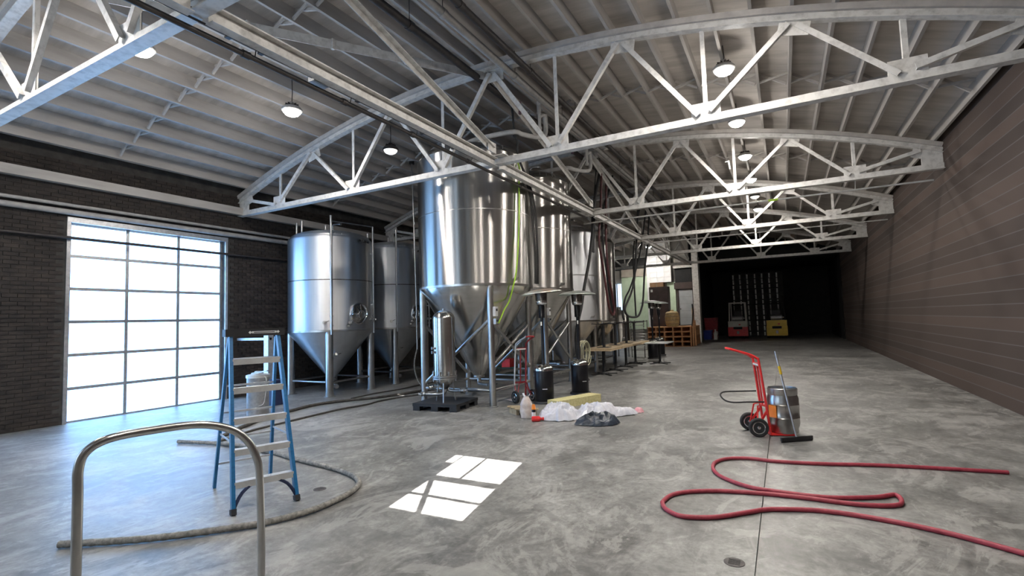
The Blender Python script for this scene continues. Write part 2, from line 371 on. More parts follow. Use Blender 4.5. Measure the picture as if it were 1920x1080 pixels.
MB().span(-9.85, -9.3, 32.52, 32.6, 1.4, 3.9).build('window_pane', 'far_pane', we); MB().span(-9.6, -9.55, 32.48, 32.56, 1.4, 3.9).build('window_bar', 'dark_pipe', we)
d2 = MB().span(-5.66, -4.84, 32.45, 32.55, 1.12, 3.28).build('door_2', 'pale_door'); tag(d2, 'pale grey door behind the pallet platform', None, None, 'structure')
MB().span(-5.74, -5.66, 32.4, 32.6, 1.1, 3.36).span(-4.84, -4.78, 32.4, 32.6, 1.1, 3.36).span(-5.74, -4.78, 32.4, 32.6, 3.28, 3.36).build('door_frame', 'brown_cabinet', d2)
for k in range(1, 5): MB().span(-5.6, -4.9, 32.44, 32.45, 1.12+k*.43, 1.13+k*.43).build('panel_groove', 'grey_wall', d2)
MB().lathe([(.03, 0), (.035, .03), (0, .06)], 12, (-5.58, 32.45, 2.1), rot_to((0, -1, 0))).build('knob', 'dark_pipe', d2)
wp = MB().span(-5.05, -4.95, 33.0, YE, 0, 6.8).build('wall_partition', 'black_paint_and_shade'); tag(wp, 'side wall of the storage bay, darkness put into its black colour', None, None, 'structure')  # bay surfaces are coloured black to paint in its darkness
wb = MB().span(-5, XR, YE-.3, YE, 0, 6.8).build('wall_back', 'black_paint_and_shade'); tag(wb, 'back wall of the storage bay, coloured black for its darkness', None, None, 'structure')
wh = MB().span(-5, XR, 35.3, 35.5, 5.05, 6.9).build('wall_header', 'black_paint_and_shade'); tag(wh, 'header added above the storage bay, black for the dark roof', None, None, 'structure')  # header added in black to darken the roof beyond
bc = MB().span(-5, XR, 35.5, YE, 5.05, 5.15).build('ceiling_bay', 'black_paint_and_shade'); tag(bc, 'ceiling of the storage bay, coloured black for its darkness', None, None, 'structure')
bs = MB().span(XR-.04, XR, 35.3, YE, 0, 5.1).build('wall_bay_side', 'black_paint_and_shade'); tag(bs, 'right side of the storage bay, coloured black for its darkness', None, None, 'structure')
cl = thing('column', 'tall white column with flaking paint beside the dark bay', 'column', (-4.6, 32.4, 0))
MB().span(-4.78, -4.42, 32.25, 32.29, 0, 6.6).span(-4.78, -4.42, 32.55, 32.59, 0, 6.6).span(-4.62, -4.58, 32.29, 32.55, 0, 6.6).build('shaft', 'white_steel', cl, True)
MB().span(-4.85, -4.35, 32.15, 32.7, 0, .04).build('base_plate', 'grey_wall', cl, True)
MB().span(-4.42, -4.34, 32.2, 32.5, .04, 5.2).build('cover_strip', 'load_dark', cl, True)

# ================================================================ ROOF STEEL
YT = [7.99+5.42*k for k in (-1, 0, 1, 2, 3, 4)]
tlab = ['white steel bowstring truss almost overhead, nearest the camera', 'white bowstring truss crossing in front of the tallest tank', 'second white truss, with a thin pipe running beneath it',
        'third white truss down the hall, above the middle of the tables', 'fourth white truss, in front of the white block wall', 'farthest dim truss in front of the dark bay']
def make_truss():
    t = thing('roof_truss', tlab[0], 'truss', (XC, YT[0], 0), 0, 'bowstring roof trusses')
    T = lambda x: 6.45-.0249*x*x
    n = 30; xs = [-7.66+15.32*i/n for i in range(n+1)]
    ch = MB(); na = MB(); fl_ = MB()
    for a, c_ in zip(xs[:-1], xs[1:]):
        e = .004
        ch.bar((a-e, 0, T(a)), (c_+e, 0, T(c_)), .05, .11)
        fl_.bar((a-e, 0, T(a)-.05), (c_+e, 0, T(c_)-.05), .13, .012)
        na.bar((a-e, 0, T(a)+.102), (c_+e, 0, T(c_)+.102), .15, .09)
    o = ch.build('top_chord', 'white_steel', t); fl_.build('flange', 'white_steel', o); na.build('nailer', 'joist_paint', t)
    o = MB().span(-7.67, 7.67, -.02, .02, 4.60, 4.72).build('bottom_chord', 'white_steel', t); MB().span(-7.67, 7.67, -.075, .075, 4.590, 4.602).build('flange', 'white_steel', o)
    bn = [s*k for k in (1.225, 3.675, 6.125) for s in (-1, 1)]
    for x in bn:
        MB().angle((x, .03, 4.70), (x, .03, T(x)-.04), .065, (1, 0, 0)).build('vertical', 'white_steel', t)
        MB().box((x, .0, 4.80), (.42, .014, .24)).build('gusset_plate', 'white_steel', t)
        for s in (-1, 1):
            xt = x+s*1.225; zt = T(xt)-.10
            MB().angle((x+s*.08, -.03, 4.74), (xt-s*.05, -.03, zt), .07, (0, 1, 0)).build('diagonal', 'white_steel', t)
    for x in (-7.35, -4.9, -2.45, 0, 2.45, 4.9, 7.35):
        MB().box((x, .0, T(x)-.12), (.40, .014, .26), Matrix.Rotation(math.atan(.0498*x), 3, 'Y')).build('gusset_plate', 'white_steel', t)
    for s in (-1, 1): MB().span(min(s*7.3, s*7.66), max(s*7.3, s*7.66), -.012, .012, 4.72, 5.0).build('heel_plate', 'white_steel', t)
    return t
tr = make_truss()
for i, Y in enumerate(YT):
    if i: q = copy_tree(tr); q.location = (XC, Y, 0); q['label'] = tlab[i]
slab_ = ['overhead to the near truss', 'from the near truss down past the two largest tanks', 'over the third tank', 'over the row of tables', 'in front of the end wall']
for i in range(5):
    sb = thing('sway_brace', 'white diagonal brace '+slab_[i], 'brace', (XC, YT[i], 6.3), 0, 'diagonal braces along the hall centre')
    MB().angle((XC, YT[i]+.04, 6.28), (XC, YT[i+1]-.10, 4.90), .09, (1, 0, 0), .014).build('angle_bar', 'white_steel', sb, True)
    MB().box((XC, YT[i+1]-.16, 4.90), (.014, .28, .19)).build('end_plate', 'white_steel', sb, True)
tb = thing('tie_beam', 'long white steel beam running down the hall between truss bottoms', 'beam', (XC, YF, 4.6))
for i in range(6):
    y0 = (YF if i == 0 else YT[i-1]+.08); y1 = YT[i]-.08
    MB().span(XC-.075, XC+.075, y0, y1, 4.685, 4.70).span(XC-.006, XC+.006, y0, y1, 4.545, 4.685).span(XC-.04, XC+.075, y0, y1, 4.535, 4.545).build('beam_length', 'white_steel', tb, True)
for i in range(6): MB().span(XC-.25, XC+.25, YT[i]-.16, YT[i]+.16, 4.725, 4.738).build('splice_plate', 'white_steel', tb, True)
# pipes and cables along the beam
pp = thing('sprinkler_pipe', 'dark brown pipe hung just below the long white beam', 'pipe', (XC-.12, YF, 4.48))
MB().tube([(XC-.12, YF, 4.48), (XC-.12, 13.2, 4.48)], .03, 12).build('pipe', 'dark_pipe', pp, True)
for y in (1.3, 3.1, 4.4, 5.7, 7.2, 9.2, 11.2):
    MB().tube([(XC-.12, y-.04, 4.48), (XC-.12, y+.04, 4.48)], .04, 12).build('coupling', 'dark_pipe', pp, True)
    MB().tube([(XC-.12, y+.1, 4.48), (XC-.07, y+.1, 4.69)], .006, 6).build('hanger', 'dark_pipe', pp, True)
cc = thing('conduit', 'thin black conduit with clips along the white beam web', 'conduit', (XC-.1, YF, 4.55))
MB().tube([(XC-.09, YF, 4.57), (XC-.09, 7.6, 4.57)], .012, 8).build('tube', 'dark_pipe', cc, True)
for y in (2.9, 3.25, 4.6, 5.9, 6.7): MB().box((XC-.09, y, 4.58), (.05, .05, .07)).build('clip', 'dark_pipe', cc, True)
MB().box((XC-.10, 4.0, 4.57), (.10, .22, .08)).build('junction_box', 'galvanised', cc, True)
ca = thing('cable', 'black twisted cable lying along the white beam', 'cable', (XC-.07, YF, 4.68))
MB().tube([(XC-.045+.006*math.sin(k*2.1), YF+k*.12, 4.635+.006*math.cos(k*2.1)) for k in range(88)], .009, 6).build('cable', 'rubber', ca, True)
for lb, x, z, r, mt in (('dark pipe hung under the roof left of the ridge', -4.82, 6.30, .066, 'dark_pipe'), ('dark pipe hung under the roof right of the ridge', -3.87, 6.30, .056, 'dark_pipe'), ('thick grey pipe hung under the roof along the ridge', -4.19, 6.29, .065, 'grey_pipe')):
    p = thing('ceiling_pipe', lb, 'pipe', (x, YF, z), 0, 'pipes under the roof ridge')
    MB().tube([(x, YF, z), (x, 34, z)], r, 12).build('pipe', mt, p, True)
    for k in range(13):
        y = 3.6+k*2.3
        MB().tube([(x, y, z), (x, y, 6.8)], .006, 6).build('hanger_rod', 'dark_pipe', p, True)
        MB().tube([(x, y-.05, z), (x, y+.05, z)], r*1.18, 12).build('coupling', mt, p, True)
tp = thing('cross_pipe', 'thin pale pipe running crosswise just below the second truss', 'pipe', (XC, 13.62, 4.42))
MB().tube([(-4.9, 13.62, 4.42), (3.0, 13.62, 4.42)], .022, 10).build('pipe', 'pvc', tp, True)
for x in (-3.6, -1.73, -.2, 1.6): MB().tube([(x, 13.62, 4.42), (x, 13.50, 4.60)], .008, 6).build('hanger', 'pvc', tp, True)
MB().tube([(-.16, 13.62, 4.42), (.05, 13.62, 4.42)], .026, 10).build('yellow_tag', 'lime_hose', tp, True)
tp = thing('cross_pipe', 'thin pale pipe running crosswise just below the third truss', 'pipe', (XC, 19.0, 4.45))
MB().tube([(-4.5, 19.0, 4.45), (3.0, 19.0, 4.45)], .02, 10).build('pipe', 'pvc', tp, True)
for x in (-3.6, -1.73, -.2, 1.6): MB().tube([(x, 19.0, 4.45), (x, 18.88, 4.60)], .008, 6).build('hanger', 'pvc', tp, True)
rag = thing('paint_flake', 'white strip of paint hanging from the second truss diagonal', 'strip', (-.98, 13.36, 5.3))
MB().box((-1.0, 13.36, 5.47), (.10, .01, .02)).box((-.96, 13.36, 5.38), (.035, .008, .22), Matrix.Rotation(-.12, 3, 'Y')).build('strip', 'white_print', rag, True)
st = thing('roof_strap', 'white flat strap under the joists running to the near truss peak', 'strap', (-4.6, 7.9, 6.3))
MB().bar((-7.85, 2.70, 6.10), (-4.72, 7.93, 6.34), .012, .15).build('strap', 'white_steel', st, True)
for k in (.35, .55, .75): MB().box(V(-7.85, 2.70, 6.10).lerp(V(-4.72, 7.93, 6.34), k), (.05, .05, .17)).build('clip', 'white_steel', st, True)

# ---------------------------------------------------------------- lamps
def make_lamp(x, y, z, label, lit=True, power=1.0):
    t = thing('high_bay_lamp', label, 'lamp', (x, y, z), 0, 'high bay lamps')
    MB().lathe([(.02, .17), (.05, .165), (.06, .10), (.15, .07), (.185, .03), (.185, 0), (.165, -.012), (.165, .0), (0, .01)], 28).build('housing', 'grey_pipe' if lit else 'dark_pipe', t)
    for k in range(10): a = k*PI/5; MB().box((.085*math.cos(a), .085*math.sin(a), .10), (.07, .008, .06), Matrix.Rotation(a, 3, 'Z')).build('fin', 'dark_pipe', t)
    MB().lathe([(0, -.10), (.07, -.095), (.12, -.07), (.15, -.035), (.163, 0)], 28, cap=False).build('lens', 'lamp_lens' if lit else 'lamp_dim', t)
    zt = top(x)+.36-z
    MB().tube([(0, 0, .16), (.012, 0, zt*.5), (0, 0, zt)], .008, 6).build('cord', 'rubber', t)
    if lit:
        l = bpy.data.lights.new('lamp_light', 'AREA'); l.shape = 'DISK'; l.size = .30; l.energy = LAMP*power; l.color = (1, .94, .86)
        o = bpy.data.objects.new('lamp_light', l); col.objects.link(o); o.parent = t; o.location = (0, 0, -.115)
        l2 = bpy.data.lights.new('lamp_glow', 'POINT'); l2.shadow_soft_size = .10; l2.energy = LAMP*.17*power; l2.color = (1, .94, .86)
        o = bpy.data.objects.new('lamp_glow', l2); col.objects.link(o); o.parent = t; o.location = (0, 0, -.30)
    return t
make_lamp(-7.97, 6.25, 5.80, 'lit lamp hanging over the left tanks near the brick wall')
make_lamp(-7.95, 8.95, 5.82, 'unlit round lamp hanging between the left tank and the tallest tank', False)
for i, y in enumerate((9.4, 12.2, 15.0, 17.75, 23.0)):
    make_lamp(-.67, y, 6.0, ['first and largest', 'second', 'third', 'fourth', 'last'][i]+' lit lamp in the row above the open aisle')
make_lamp(-.67, 20.4, 6.0, 'unlit lamp between the fourth and last lit aisle lamps', False)
make_lamp(-6.9, 30.4, 5.9, 'lit lamp in front of the white block wall', True, 1.3)
for y in (1.0, 3.8, 6.6): make_lamp(-.67, y, 6.0, ['lamp of the aisle row behind the camera', 'lamp of the aisle row above the camera', 'lamp of the aisle row overhead, between the two nearest trusses'][int(y/2.8)])
make_lamp(-7.97, 1.2, 5.8, 'lit lamp above the front left windows behind the camera'); make_lamp(-7.97, 3.7, 5.8, 'lit lamp nearest the translucent loading door, above the blue ladder')
# ================================================================ TANKS
def solo(mb, name, mt, label, cat, loc, group=None, smooth=True):
    return tag(mb.build(name, mt, None, loc=loc, smooth=smooth), label, cat, group)
def valve(t, p, d, s=1.0):      # butterfly valve with clamp and lever, on a stub pointing along d
    R = rot_to(d)
    v = MB().lathe([(.028*s, 0), (.028*s, .05*s), (.055*s, .05*s), (.055*s, .075*s), (.04*s, .08*s), (.04*s, .13*s), (.055*s, .135*s), (.055*s, .16*s), (.03*s, .165*s), (.03*s, .22*s)], 18, p, R).build('valve', 'steel_tube', t)
    q = V(p)+R @ V(0, 0, .105*s); MB().bar(q, q+V(0, 0, .04)+R @ V(.14*s, 0, .02), .022*s, .012*s).build('lever', 'black_plastic', v)
def tank(label, c, r, zb, zt, tip, legs, lr, brush, conem, dome=.32, braces=False, band=None, group='large cone-bottomed tanks', rail=.32, box=False):
    t = thing('fermentation_tank', label, 'tank', (c[0], c[1], 0), 0, group)
    MB().lathe([(r, zb), (r, zb+.02), (r, (zb+zt)/2), (r, zt-.02), (r, zt)], 112, cap=False).build('body', brush, t)
    d = MB().lathe([(r, zt)]+[(r-.05*(1-math.cos(k*PI/10))-0, zt+.06*math.sin(k*PI/10)) for k in range(1, 6)]+[((r-.05)*math.cos(k*PI/24), zt+.06+dome*math.sin(k*PI/24)) for k in range(1, 13)], 96, cap=False).build('dome', conem, t)
    cp = [(tip[0], tip[1])]+[(tip[0]+(r-tip[0])*k/10, tip[1]+(zb-.03-tip[1])*k/10) for k in range(1, 11)]+[(r, zb)]
    MB().lathe(cp, 96, cap=False).build('cone', conem, t)
    MB().lathe([(r-.01, zb-.035), (r+.012, zb-.03), (r+.012, zb+.012), (r, zb+.016)], 96, cap=False).build('rim_band', 'steel_tube', t)
    for z in (band or []): MB().lathe([(r, z-.012), (r+.005, z-.006), (r+.005, z+.006), (r, z+.012)], 96, cap=False).build('weld_band', 'steel_tube', t)
    L4 = [(1, -1), (-1, -1), (-1, 1), (1, 1)]
    for sx, sy in L4:
        g = MB().lathe([(lr, .02), (lr, zb-.10), (lr*.92, zb-.03), (lr*.6, zb+.015), (0, zb+.03)], 24, (sx*legs, sy*legs, 0)).build('leg', 'steel_tube', t)
        MB().lathe([(lr*1.5, 0), (lr*1.5, .014), (lr*1.1, .02), (lr*1.1, .10)], 24, (sx*legs, sy*legs, 0)).build('foot', 'steel_tube', g)
    for (a, b_) in zip(L4, L4[1:]+L4[:1]):
        A = V(a[0]*legs, a[1]*legs, rail); B = V(b_[0]*legs, b_[1]*legs, rail); e = (B-A).normalized()*lr*.9
        MB().tube([A+e, B-e], .034 if braces else .026, 12).build('rail', 'steel_tube', t)
    if braces:
        for a, b_, z0, z1 in ((L4[0], L4[1], 1.76, .40), (L4[0], L4[3], 1.72, .62), (L4[3], L4[0], 1.62, .80), (L4[3], L4[2], 1.72, .45), (L4[1], L4[2], 1.72, .45)):
            A = V(a[0]*legs, a[1]*legs, z0); B = V(b_[0]*legs, b_[1]*legs, z1); e = (B-A).normalized()*lr*.7
            MB().tube([A+e, B-e], .036, 12).build('brace', 'steel_tube', t)
    # outlet below the cone: clamp, elbow, pipe towards the aisle
    z = tip[1]; MB().lathe([(tip[0]+.02, z-.02), (tip[0]+.02, z+.02)], 24).build('outlet_clamp', 'steel_tube', t)
    MB().tube(spline([(0, 0, z), (0, 0, z-.10), (.03, -.04, z-.16), (.14, -.10, z-.17), (.40, -.24, z-.17)], 5), .045, 12).build('outlet_pipe', 'steel_tube', t)
    valve(t, (.40, -.24, z-.17), (.8, -.5, 0), 1.0)
    # top fittings
    MB().tube(spline([(.2, -.1, zt+dome), (.2, -.1, zt+dome+.18), (.3, -.1, zt+dome+.22), (.5, -.1, zt+dome+.2)], 4), .03, 10).build('vent_pipe', 'steel_tube', t)
    MB().lathe([(.20, 0), (.20, .10), (.22, .10), (.22, .13), (.1, .17), (0, .18)], 28, (-.1, .15, zt+dome-.03)).build('top_hatch', 'steel_tube', t)
    for k in range(3):
        a = -PI/4+k*.16; rr = r-.06
        MB().tube(spline([(rr*math.cos(a), rr*math.sin(a), zt+.05), (rr*math.cos(a), rr*math.sin(a), zt+.13), ((rr-.1)*math.cos(a), (rr-.1)*math.sin(a), zt+.15)], 4), .008, 6).build('lifting_eye', 'steel_tube', t)
    if box:
        bx = MB().box((legs+lr+.03, -legs+.03, 1.90), (.06, .10, .19)).build('control_box', 'grey_box', t); MB().box((legs+lr+.065, -legs+.03, 1.93), (.012, .05, .05)).build('display', 'black_plastic', bx)
        bx = MB().box((legs+lr+.03, -legs+.03, 1.70), (.06, .08, .11)).build('switch_box', 'galvanised', t); MB().lathe([(.02, 0), (.02, .03)], 12, (legs+lr+.06, -legs+.03, 1.71), rot_to((1, 0, 0))).build('switch', 'black_plastic', bx)
        MB().tube([(legs+lr*.6, -legs-.04, 1.95), (legs+lr*.6, -legs-.04, zb)], .006, 6).build('wire', 'black_plastic', t)
    a = math.radians(-20); valve(t, (r*math.cos(a)*.995, r*math.sin(a)*.995, zb+.10), (math.cos(a), math.sin(a), 0), .55)
    return t
t1 = tank('largest stainless tank, in the middle of the hall behind the steel filter', (-6.05, 9.58), 1.265, 2.46, 5.24, (.11, .50), .855, .066, 'steel_brushed', 'steel_mirror', .30, True, [4.0], box=True)
t2 = tank('stainless tank directly behind the two patio heaters', (-5.99, 12.15), 1.175, 2.48, 5.28, (.11, .50), .79, .064, 'steel_brushed', 'steel_mirror', .30, True, [4.0], box=True)
t3 = tank('shorter satin steel tank third from the front, behind the thick black hose', (-6.10, 14.78), 1.10, 1.64, 4.30, (.10, .35), .74, .062, 'steel_dull', 'steel_dull', .28, False, [3.0])
t4 = tank('narrow steel tank farthest back in the row, beside the looped hoses', (-6.12, 17.35), .93, 1.60, 4.35, (.10, .35), .62, .060, 'steel_brushed', 'steel_mirror', .28, False, [3.0])
# left tanks with side manway and cleaning pipes
def left_extras(t, r, zt):
    an = math.radians(-4); d = V(math.cos(an), math.sin(an), 0); c = d*(r-.02)+V(0, 0, 2.0); R = rot_to(d)
    mw = MB().lathe([(.27, 0), (.27, .055), (.245, .065), (.235, .05)], 40, c, R, cap=False).build('manway_ring', 'chrome', t)
    MB().lathe([(0, .06), (.10, .055), (.20, .035), (.235, .02)], 40, c, R, cap=False).build('manway_door', 'steel_mirror', mw)
    MB().tube([c+d*.10+V(0, -.28, .0), c+d*.10+V(0, -.10, 0)], .022, 10).tube([c+d*.03+V(0, -.28, -.05), c+d*.14+V(0, -.28, .05)], .018, 8).build('hinge_arm', 'chrome', mw)
    MB().bar(c+d*.09+V(0, .06, .02), c+d*.12+V(0, .0, .24), .05, .02, d).build('clamp_bar', 'chrome', mw)
    MB().tube([c+d*.14+V(0, .10*math.cos(k*PI/8), .10*math.sin(k*PI/8)-.02) for k in range(16)], .009, 8, closed=True).build('hand_wheel', 'chrome', mw)
    MB().tube([c+d*.10+V(0, .24*math.cos(k*PI/8-1.2), .24*math.sin(k*PI/8-1.2)) for k in range(7)], .012, 8).build('davit_arm', 'chrome', mw)
    for ang, z1, top_ in ((-41.5, zt+.52, True), (27, zt+.40, False)):
        a = math.radians(ang); x, y = (r+.075)*math.cos(a), (r+.075)*math.sin(a)
        p = MB().tube([(x, y, 1.50), (x, y, z1)], .026, 12).build('cleaning_pipe', 'steel_tube', t)
        for z in (1.95, 1.72): MB().lathe([(.04, -.015), (.04, .015)], 16, (x, y, z)).build('clamp', 'steel_tube', p)
        for z in (2.25, 3.6): MB().bar((x, y, z), (x*.93, y*.93, z), .02, .02).build('standoff', 'steel_tube', p)
    a, b_ = math.radians(-41.5), math.radians(27); rr = r+.075
    MB().tube([(rr*math.cos(a), rr*math.sin(a), zt+.38), (rr*math.cos(b_), rr*math.sin(b_), zt+.40)], .016, 10).build('cross_pipe', 'steel_tube', t)
    for ang, z in ((-50, 1.80), (-18, 1.78), (22, 1.85)):
        q = math.radians(ang); valve(t, (r*.99*math.cos(q), r*.99*math.sin(q), z), (math.cos(q), math.sin(q), 0), .8)
    valve(t, (.42, -.28, .95), (.8, -.5, .2), 1.0)
    for x, y, h in ((-.45, -.55, .36), (-.58, -.60, .30), (.15, -.30, .20)): MB().tube([(x, y, zt+.12), (x, y, zt+.22+h)], .03, 12).build('top_pipe', 'steel_tube', t)
    for k in range(3):
        q = math.radians(-2+k*9); MB().lathe([(.02, -.02), (.02, .05), (.032, .055), (.032, .08)], 12, ((r-.03)*math.cos(q), (r-.03)*math.sin(q), zt-.06), rot_to((math.cos(q), math.sin(q), .2))).build('gauge', 'black_plastic', t)
la = tank('left-hand steel tank with bluish sheen and round manway, nearest the brick wall', (-10.54, 9.46), 1.058, 1.60, 3.92, (.09, .36), .70, .094, 'steel_dull', 'steel_dull', .24, False, [2.86], 'tanks along the brick wall', .34); left_extras(la, 1.058, 3.92)
lb = tank('steel tank partly hidden between the left-hand tank and the largest tank', (-10.60, 11.90), 1.058, 1.60, 3.92, (.09, .36), .70, .094, 'steel_dull', 'steel_dull', .24, False, [2.86], 'tanks along the brick wall', .34); left_extras(lb, 1.058, 3.92)

for t_ in (la, lb):
    for ch in t_.children:
        if ch.name.startswith('weld_band'): ch.data.materials[0] = M['burner']
# ---------------------------------------------------------------- pipes and hoses round the tanks
vp = thing('riser_pipe', 'thin upright steel pipe between the left tanks and the largest tank', 'pipe', (-8.93, 11, .3))
MB().tube([(-9.0, 11, 6.3), (-8.97, 11, 4.8), (-8.93, 11, 2.4), (-8.93, 11, 1.0)], .022, 12).build('pipe', 'steel_tube', vp, True)
MB().tube(spline([(-8.93, 11, 1.02), (-9.0, 10.98, .75), (-9.02, 10.98, .45), (-8.9, 10.95, .18), (-8.7, 10.9, .03), (-8.3, 10.8, .03)], 6), .02, 10).build('flexible_tail', 'grey_hose', vp, True)
for z in (4.5, 3.1, 1.9): MB().tube([(-8.945, 11, z-.03), (-8.945, 11, z+.03)], .032, 12).build('union', 'steel_tube', vp, True)
MB().span(-9.05, -8.95, 10.95, 11.05, 6.2, 6.36).build('ceiling_bracket', 'dark_pipe', vp, True)
g = spline([(-4.84, 9.36, 5.18), (-4.74, 9.34, 4.9), (-4.752, 9.31, 4.59), (-4.757, 9.28, 3.95), (-4.77, 9.20, 3.19), (-4.79, 9.12, 2.69), (-4.83, 9.05, 2.41), (-4.98, 9.14, 2.12), (-5.03, 9.0, 1.93), (-5.04, 8.88, 1.78), (-5.06, 8.80, 1.66)], 8)
solo(MB().tube(g, .0145, 10), 'lime_hose', 'lime_hose', 'lime green hose hanging down the side of the largest tank', 'hose', (-4.8, 9.2, 1.6))
def hose(name, pts, r, mt, label, loc=None, m=8, n=10, group=None): return solo(MB().tube(spline(pts, m), r, n), name, mt, label, 'hose', loc or pts[0], group)
hose('hanging_hose', [(-4.62, 14.5, 6.2), (-4.66, 14.0, 5.2), (-4.68, 13.72, 4.2), (-4.7, 13.55, 3.7), (-4.7, 13.31, 3.2), (-4.72, 13.1, 2.80), (-4.75, 12.95, 2.42), (-4.78, 12.80, 1.99), (-4.82, 12.62, 1.6), (-4.85, 12.5, 1.1), (-4.8, 12.6, .5), (-4.7, 12.9, .05)], .042, 'rubber', 'thick black hose sweeping down in front of the third tank')
hose('hanging_hose', [(-4.56, 14.40, 6.3), (-4.62, 14.42, 5.2), (-4.7, 14.33, 4.12), (-4.7, 14.45, 3.54), (-4.7, 14.68, 2.96), (-4.7, 14.92, 2.2), (-4.7, 15.16, 1.88), (-4.7, 15.40, 1.78), (-4.7, 15.56, 1.93), (-4.7, 15.40, 2.4), (-4.7, 15.2, 2.8), (-4.7, 15.06, 3.3), (-4.7, 15.0, 3.95), (-4.66, 15.0, 4.94), (-4.6, 15.05, 6.3)], .035, 'wine_rubber', 'dark red hose hanging in a long narrow loop above the first table')
hose('hanging_hose', [(-4.62, 15.75, 6.3), (-4.68, 15.35, 5.6), (-4.72, 15.02, 5.2), (-4.76, 14.85, 4.4), (-4.78, 15.2, 3.0), (-4.78, 15.5, 2.2), (-4.76, 15.7, 1.7)], .03, 'rubber', 'black hose hanging behind the dark red loop')
hose('hanging_hose', [(-4.62, 19.1, 6.3), (-4.7, 18.71, 4.40), (-4.7, 18.25, 3.18), (-4.7, 17.71, 2.58), (-4.7, 16.9, 2.09), (-4.7, 16.78, 1.91), (-4.7, 17.08, 1.75), (-4.7, 17.76, 1.69), (-4.7, 18.52, 1.74), (-4.7, 19.05, 2.02), (-4.7, 19.37, 2.39), (-4.7, 19.86, 3.58), (-4.68, 20.43, 4.60), (-4.62, 20.9, 6.3)], .035, 'rubber', 'black hose hanging in a wide loop above the far tables')
hose('hanging_hose', [(-4.62, 20.4, 6.3), (-4.82, 20.0, 4.55), (-4.86, 19.14, 3.53), (-4.88, 18.22, 2.75), (-4.9, 17.57, 2.35), (-4.9, 17.2, 1.8), (-4.9, 17.3, 1.62)], .032, 'rubber', 'black hose slanting down across the wide hanging loop')
hose('hanging_hose', [(-4.62, 19.5, 6.3), (-4.95, 19.3, 4.4), (-5.05, 19.5, 3.2), (-5.1, 19.7, 2.2), (-5.12, 19.8, 1.7)], .03, 'rubber', 'straight black hose hanging in front of the green wall')
bd = thing('cable_bundle', 'bundle of black cables dropping beside the top of the largest tank', 'cables', (-4.7, 9.1, 5.0))
for k in range(5):
    o_ = V(random.uniform(-.03, .03), random.uniform(-.05, .05), 0)
    MB().tube(spline([V(-4.72, 8.98, 6.30)+o_*.5, V(-4.7, 9.0, 5.95)+o_*1.6, V(-4.7, 9.06, 5.65)+o_, V(-4.7, 9.17, 5.42)+o_*1.5, V(-4.7, 9.22, 5.1)+o_, V(-4.74, 9.75+.05*k, 4.4)+o_, V(-4.76, 9.95+.04*k, 3.2)+o_, V(-4.8, 10.0+.04*k, 2.5)+o_], 5), .012, 8).build('cable', 'rubber', bd, True)
MB().tube([(-4.7, 9.12, 5.58), (-4.7, 9.15, 5.52)], .06, 12).build('tie', 'rubber', bd, True)
bd = thing('cable_bundle', 'tapering bundle of black cables hanging between the second and third tanks', 'cables', (-4.7, 14.0, 4.7))
for k in range(5):
    MB().tube(spline([V(-4.66, 14.30, 6.3), V(-4.7, 14.22, 5.85), V(-4.7, 14.05+.03*k, 5.3), V(-4.7, 13.80+.06*k, 4.85), V(-4.74, 13.72+.05*k, 3.6)], 5), .016, 8).build('cable', 'rubber', bd, True)
def pvc(label, y, X):
    t = thing('overflow_pipe', label, 'pipe', (-4.4, y, 5.4))
    MB().tube(spline([(-4.31, y-.12, 6.30), (-4.33, y-.06, 6.34), (-4.36, y, 6.28), (-4.36, y, 6.1)], 5), .045, 12).build('upper_elbow', 'pvc', t, True)
    MB().tube(spline([(-4.4, y+.38, 6.25), (-4.4, y+.42, 5.95), (-4.4, y+.30, 5.72), (-4.45, y, 5.62), (-4.6, y-.35, 5.6), (-4.75, y-.6, 5.6), (X+.35, y-.65, 5.58), (X+.25, y-.65, 5.4)], 6), .05, 14).build('bend', 'pvc', t, True)
    MB().tube([(-4.36, y, 6.12), (-4.36, y, 5.78)], .035, 12).build('drop', 'pvc', t, True)
    MB().tube([(-4.36, y, 5.82), (-4.36, y, 5.76)], .05, 12).build('valve_collar', 'pvc', t, True)
    MB().tube([(-4.36, y, 6.06), (-4.36, y+.2, 6.16), (-4.4, y+.38, 6.22)], .04, 12).build('wye', 'pvc', t, True)
    MB().tube([(-4.55, y-.55, 6.22), (-4.55, y-.55, 5.95)], .035, 12).build('stub', 'purple_pvc', t, True)
    return t
pvc('pale plastic overflow pipe above the largest tank', 9.6, -6.05); pvc('pale plastic overflow pipe above the tank behind the heaters', 12.55, -5.99)
hose('floor_hose', [(-7.9, 4.9, .03), (-8.3, 5.5, .03), (-8.70, 6.31, .03), (-8.86, 6.9, .03), (-9.0, 7.6, .03), (-8.81, 8.21, .03), (-8.46, 8.71, .03), (-8.21, 9.37, .03), (-8.08, 10.04, .03), (-7.9, 11.0, .03)], .03, 'dark_hose', 'thicker dark hose on the floor leading to the largest tank')
hose('floor_hose', [(-7.6, 4.6, .018), (-7.89, 5.41, .018), (-7.96, 6.15, .018), (-8.02, 6.88, .018), (-8.04, 7.48, .018), (-7.93, 8.05, .018), (-8.0, 8.6, .018), (-7.8, 9.4, .018), (-7.4, 10.2, .018)], .018, 'dark_hose', 'thin dark hose on the floor, nearer of the two')
hose('floor_hose', [(-8.95, 8.6, .016), (-9.0, 9.4, .016), (-8.9, 10.2, .016), (-8.95, 11.4, .016), (-8.8, 12.6, .016)], .016, 'dark_hose', 'thin dark hose lying along the feet of the left tanks')
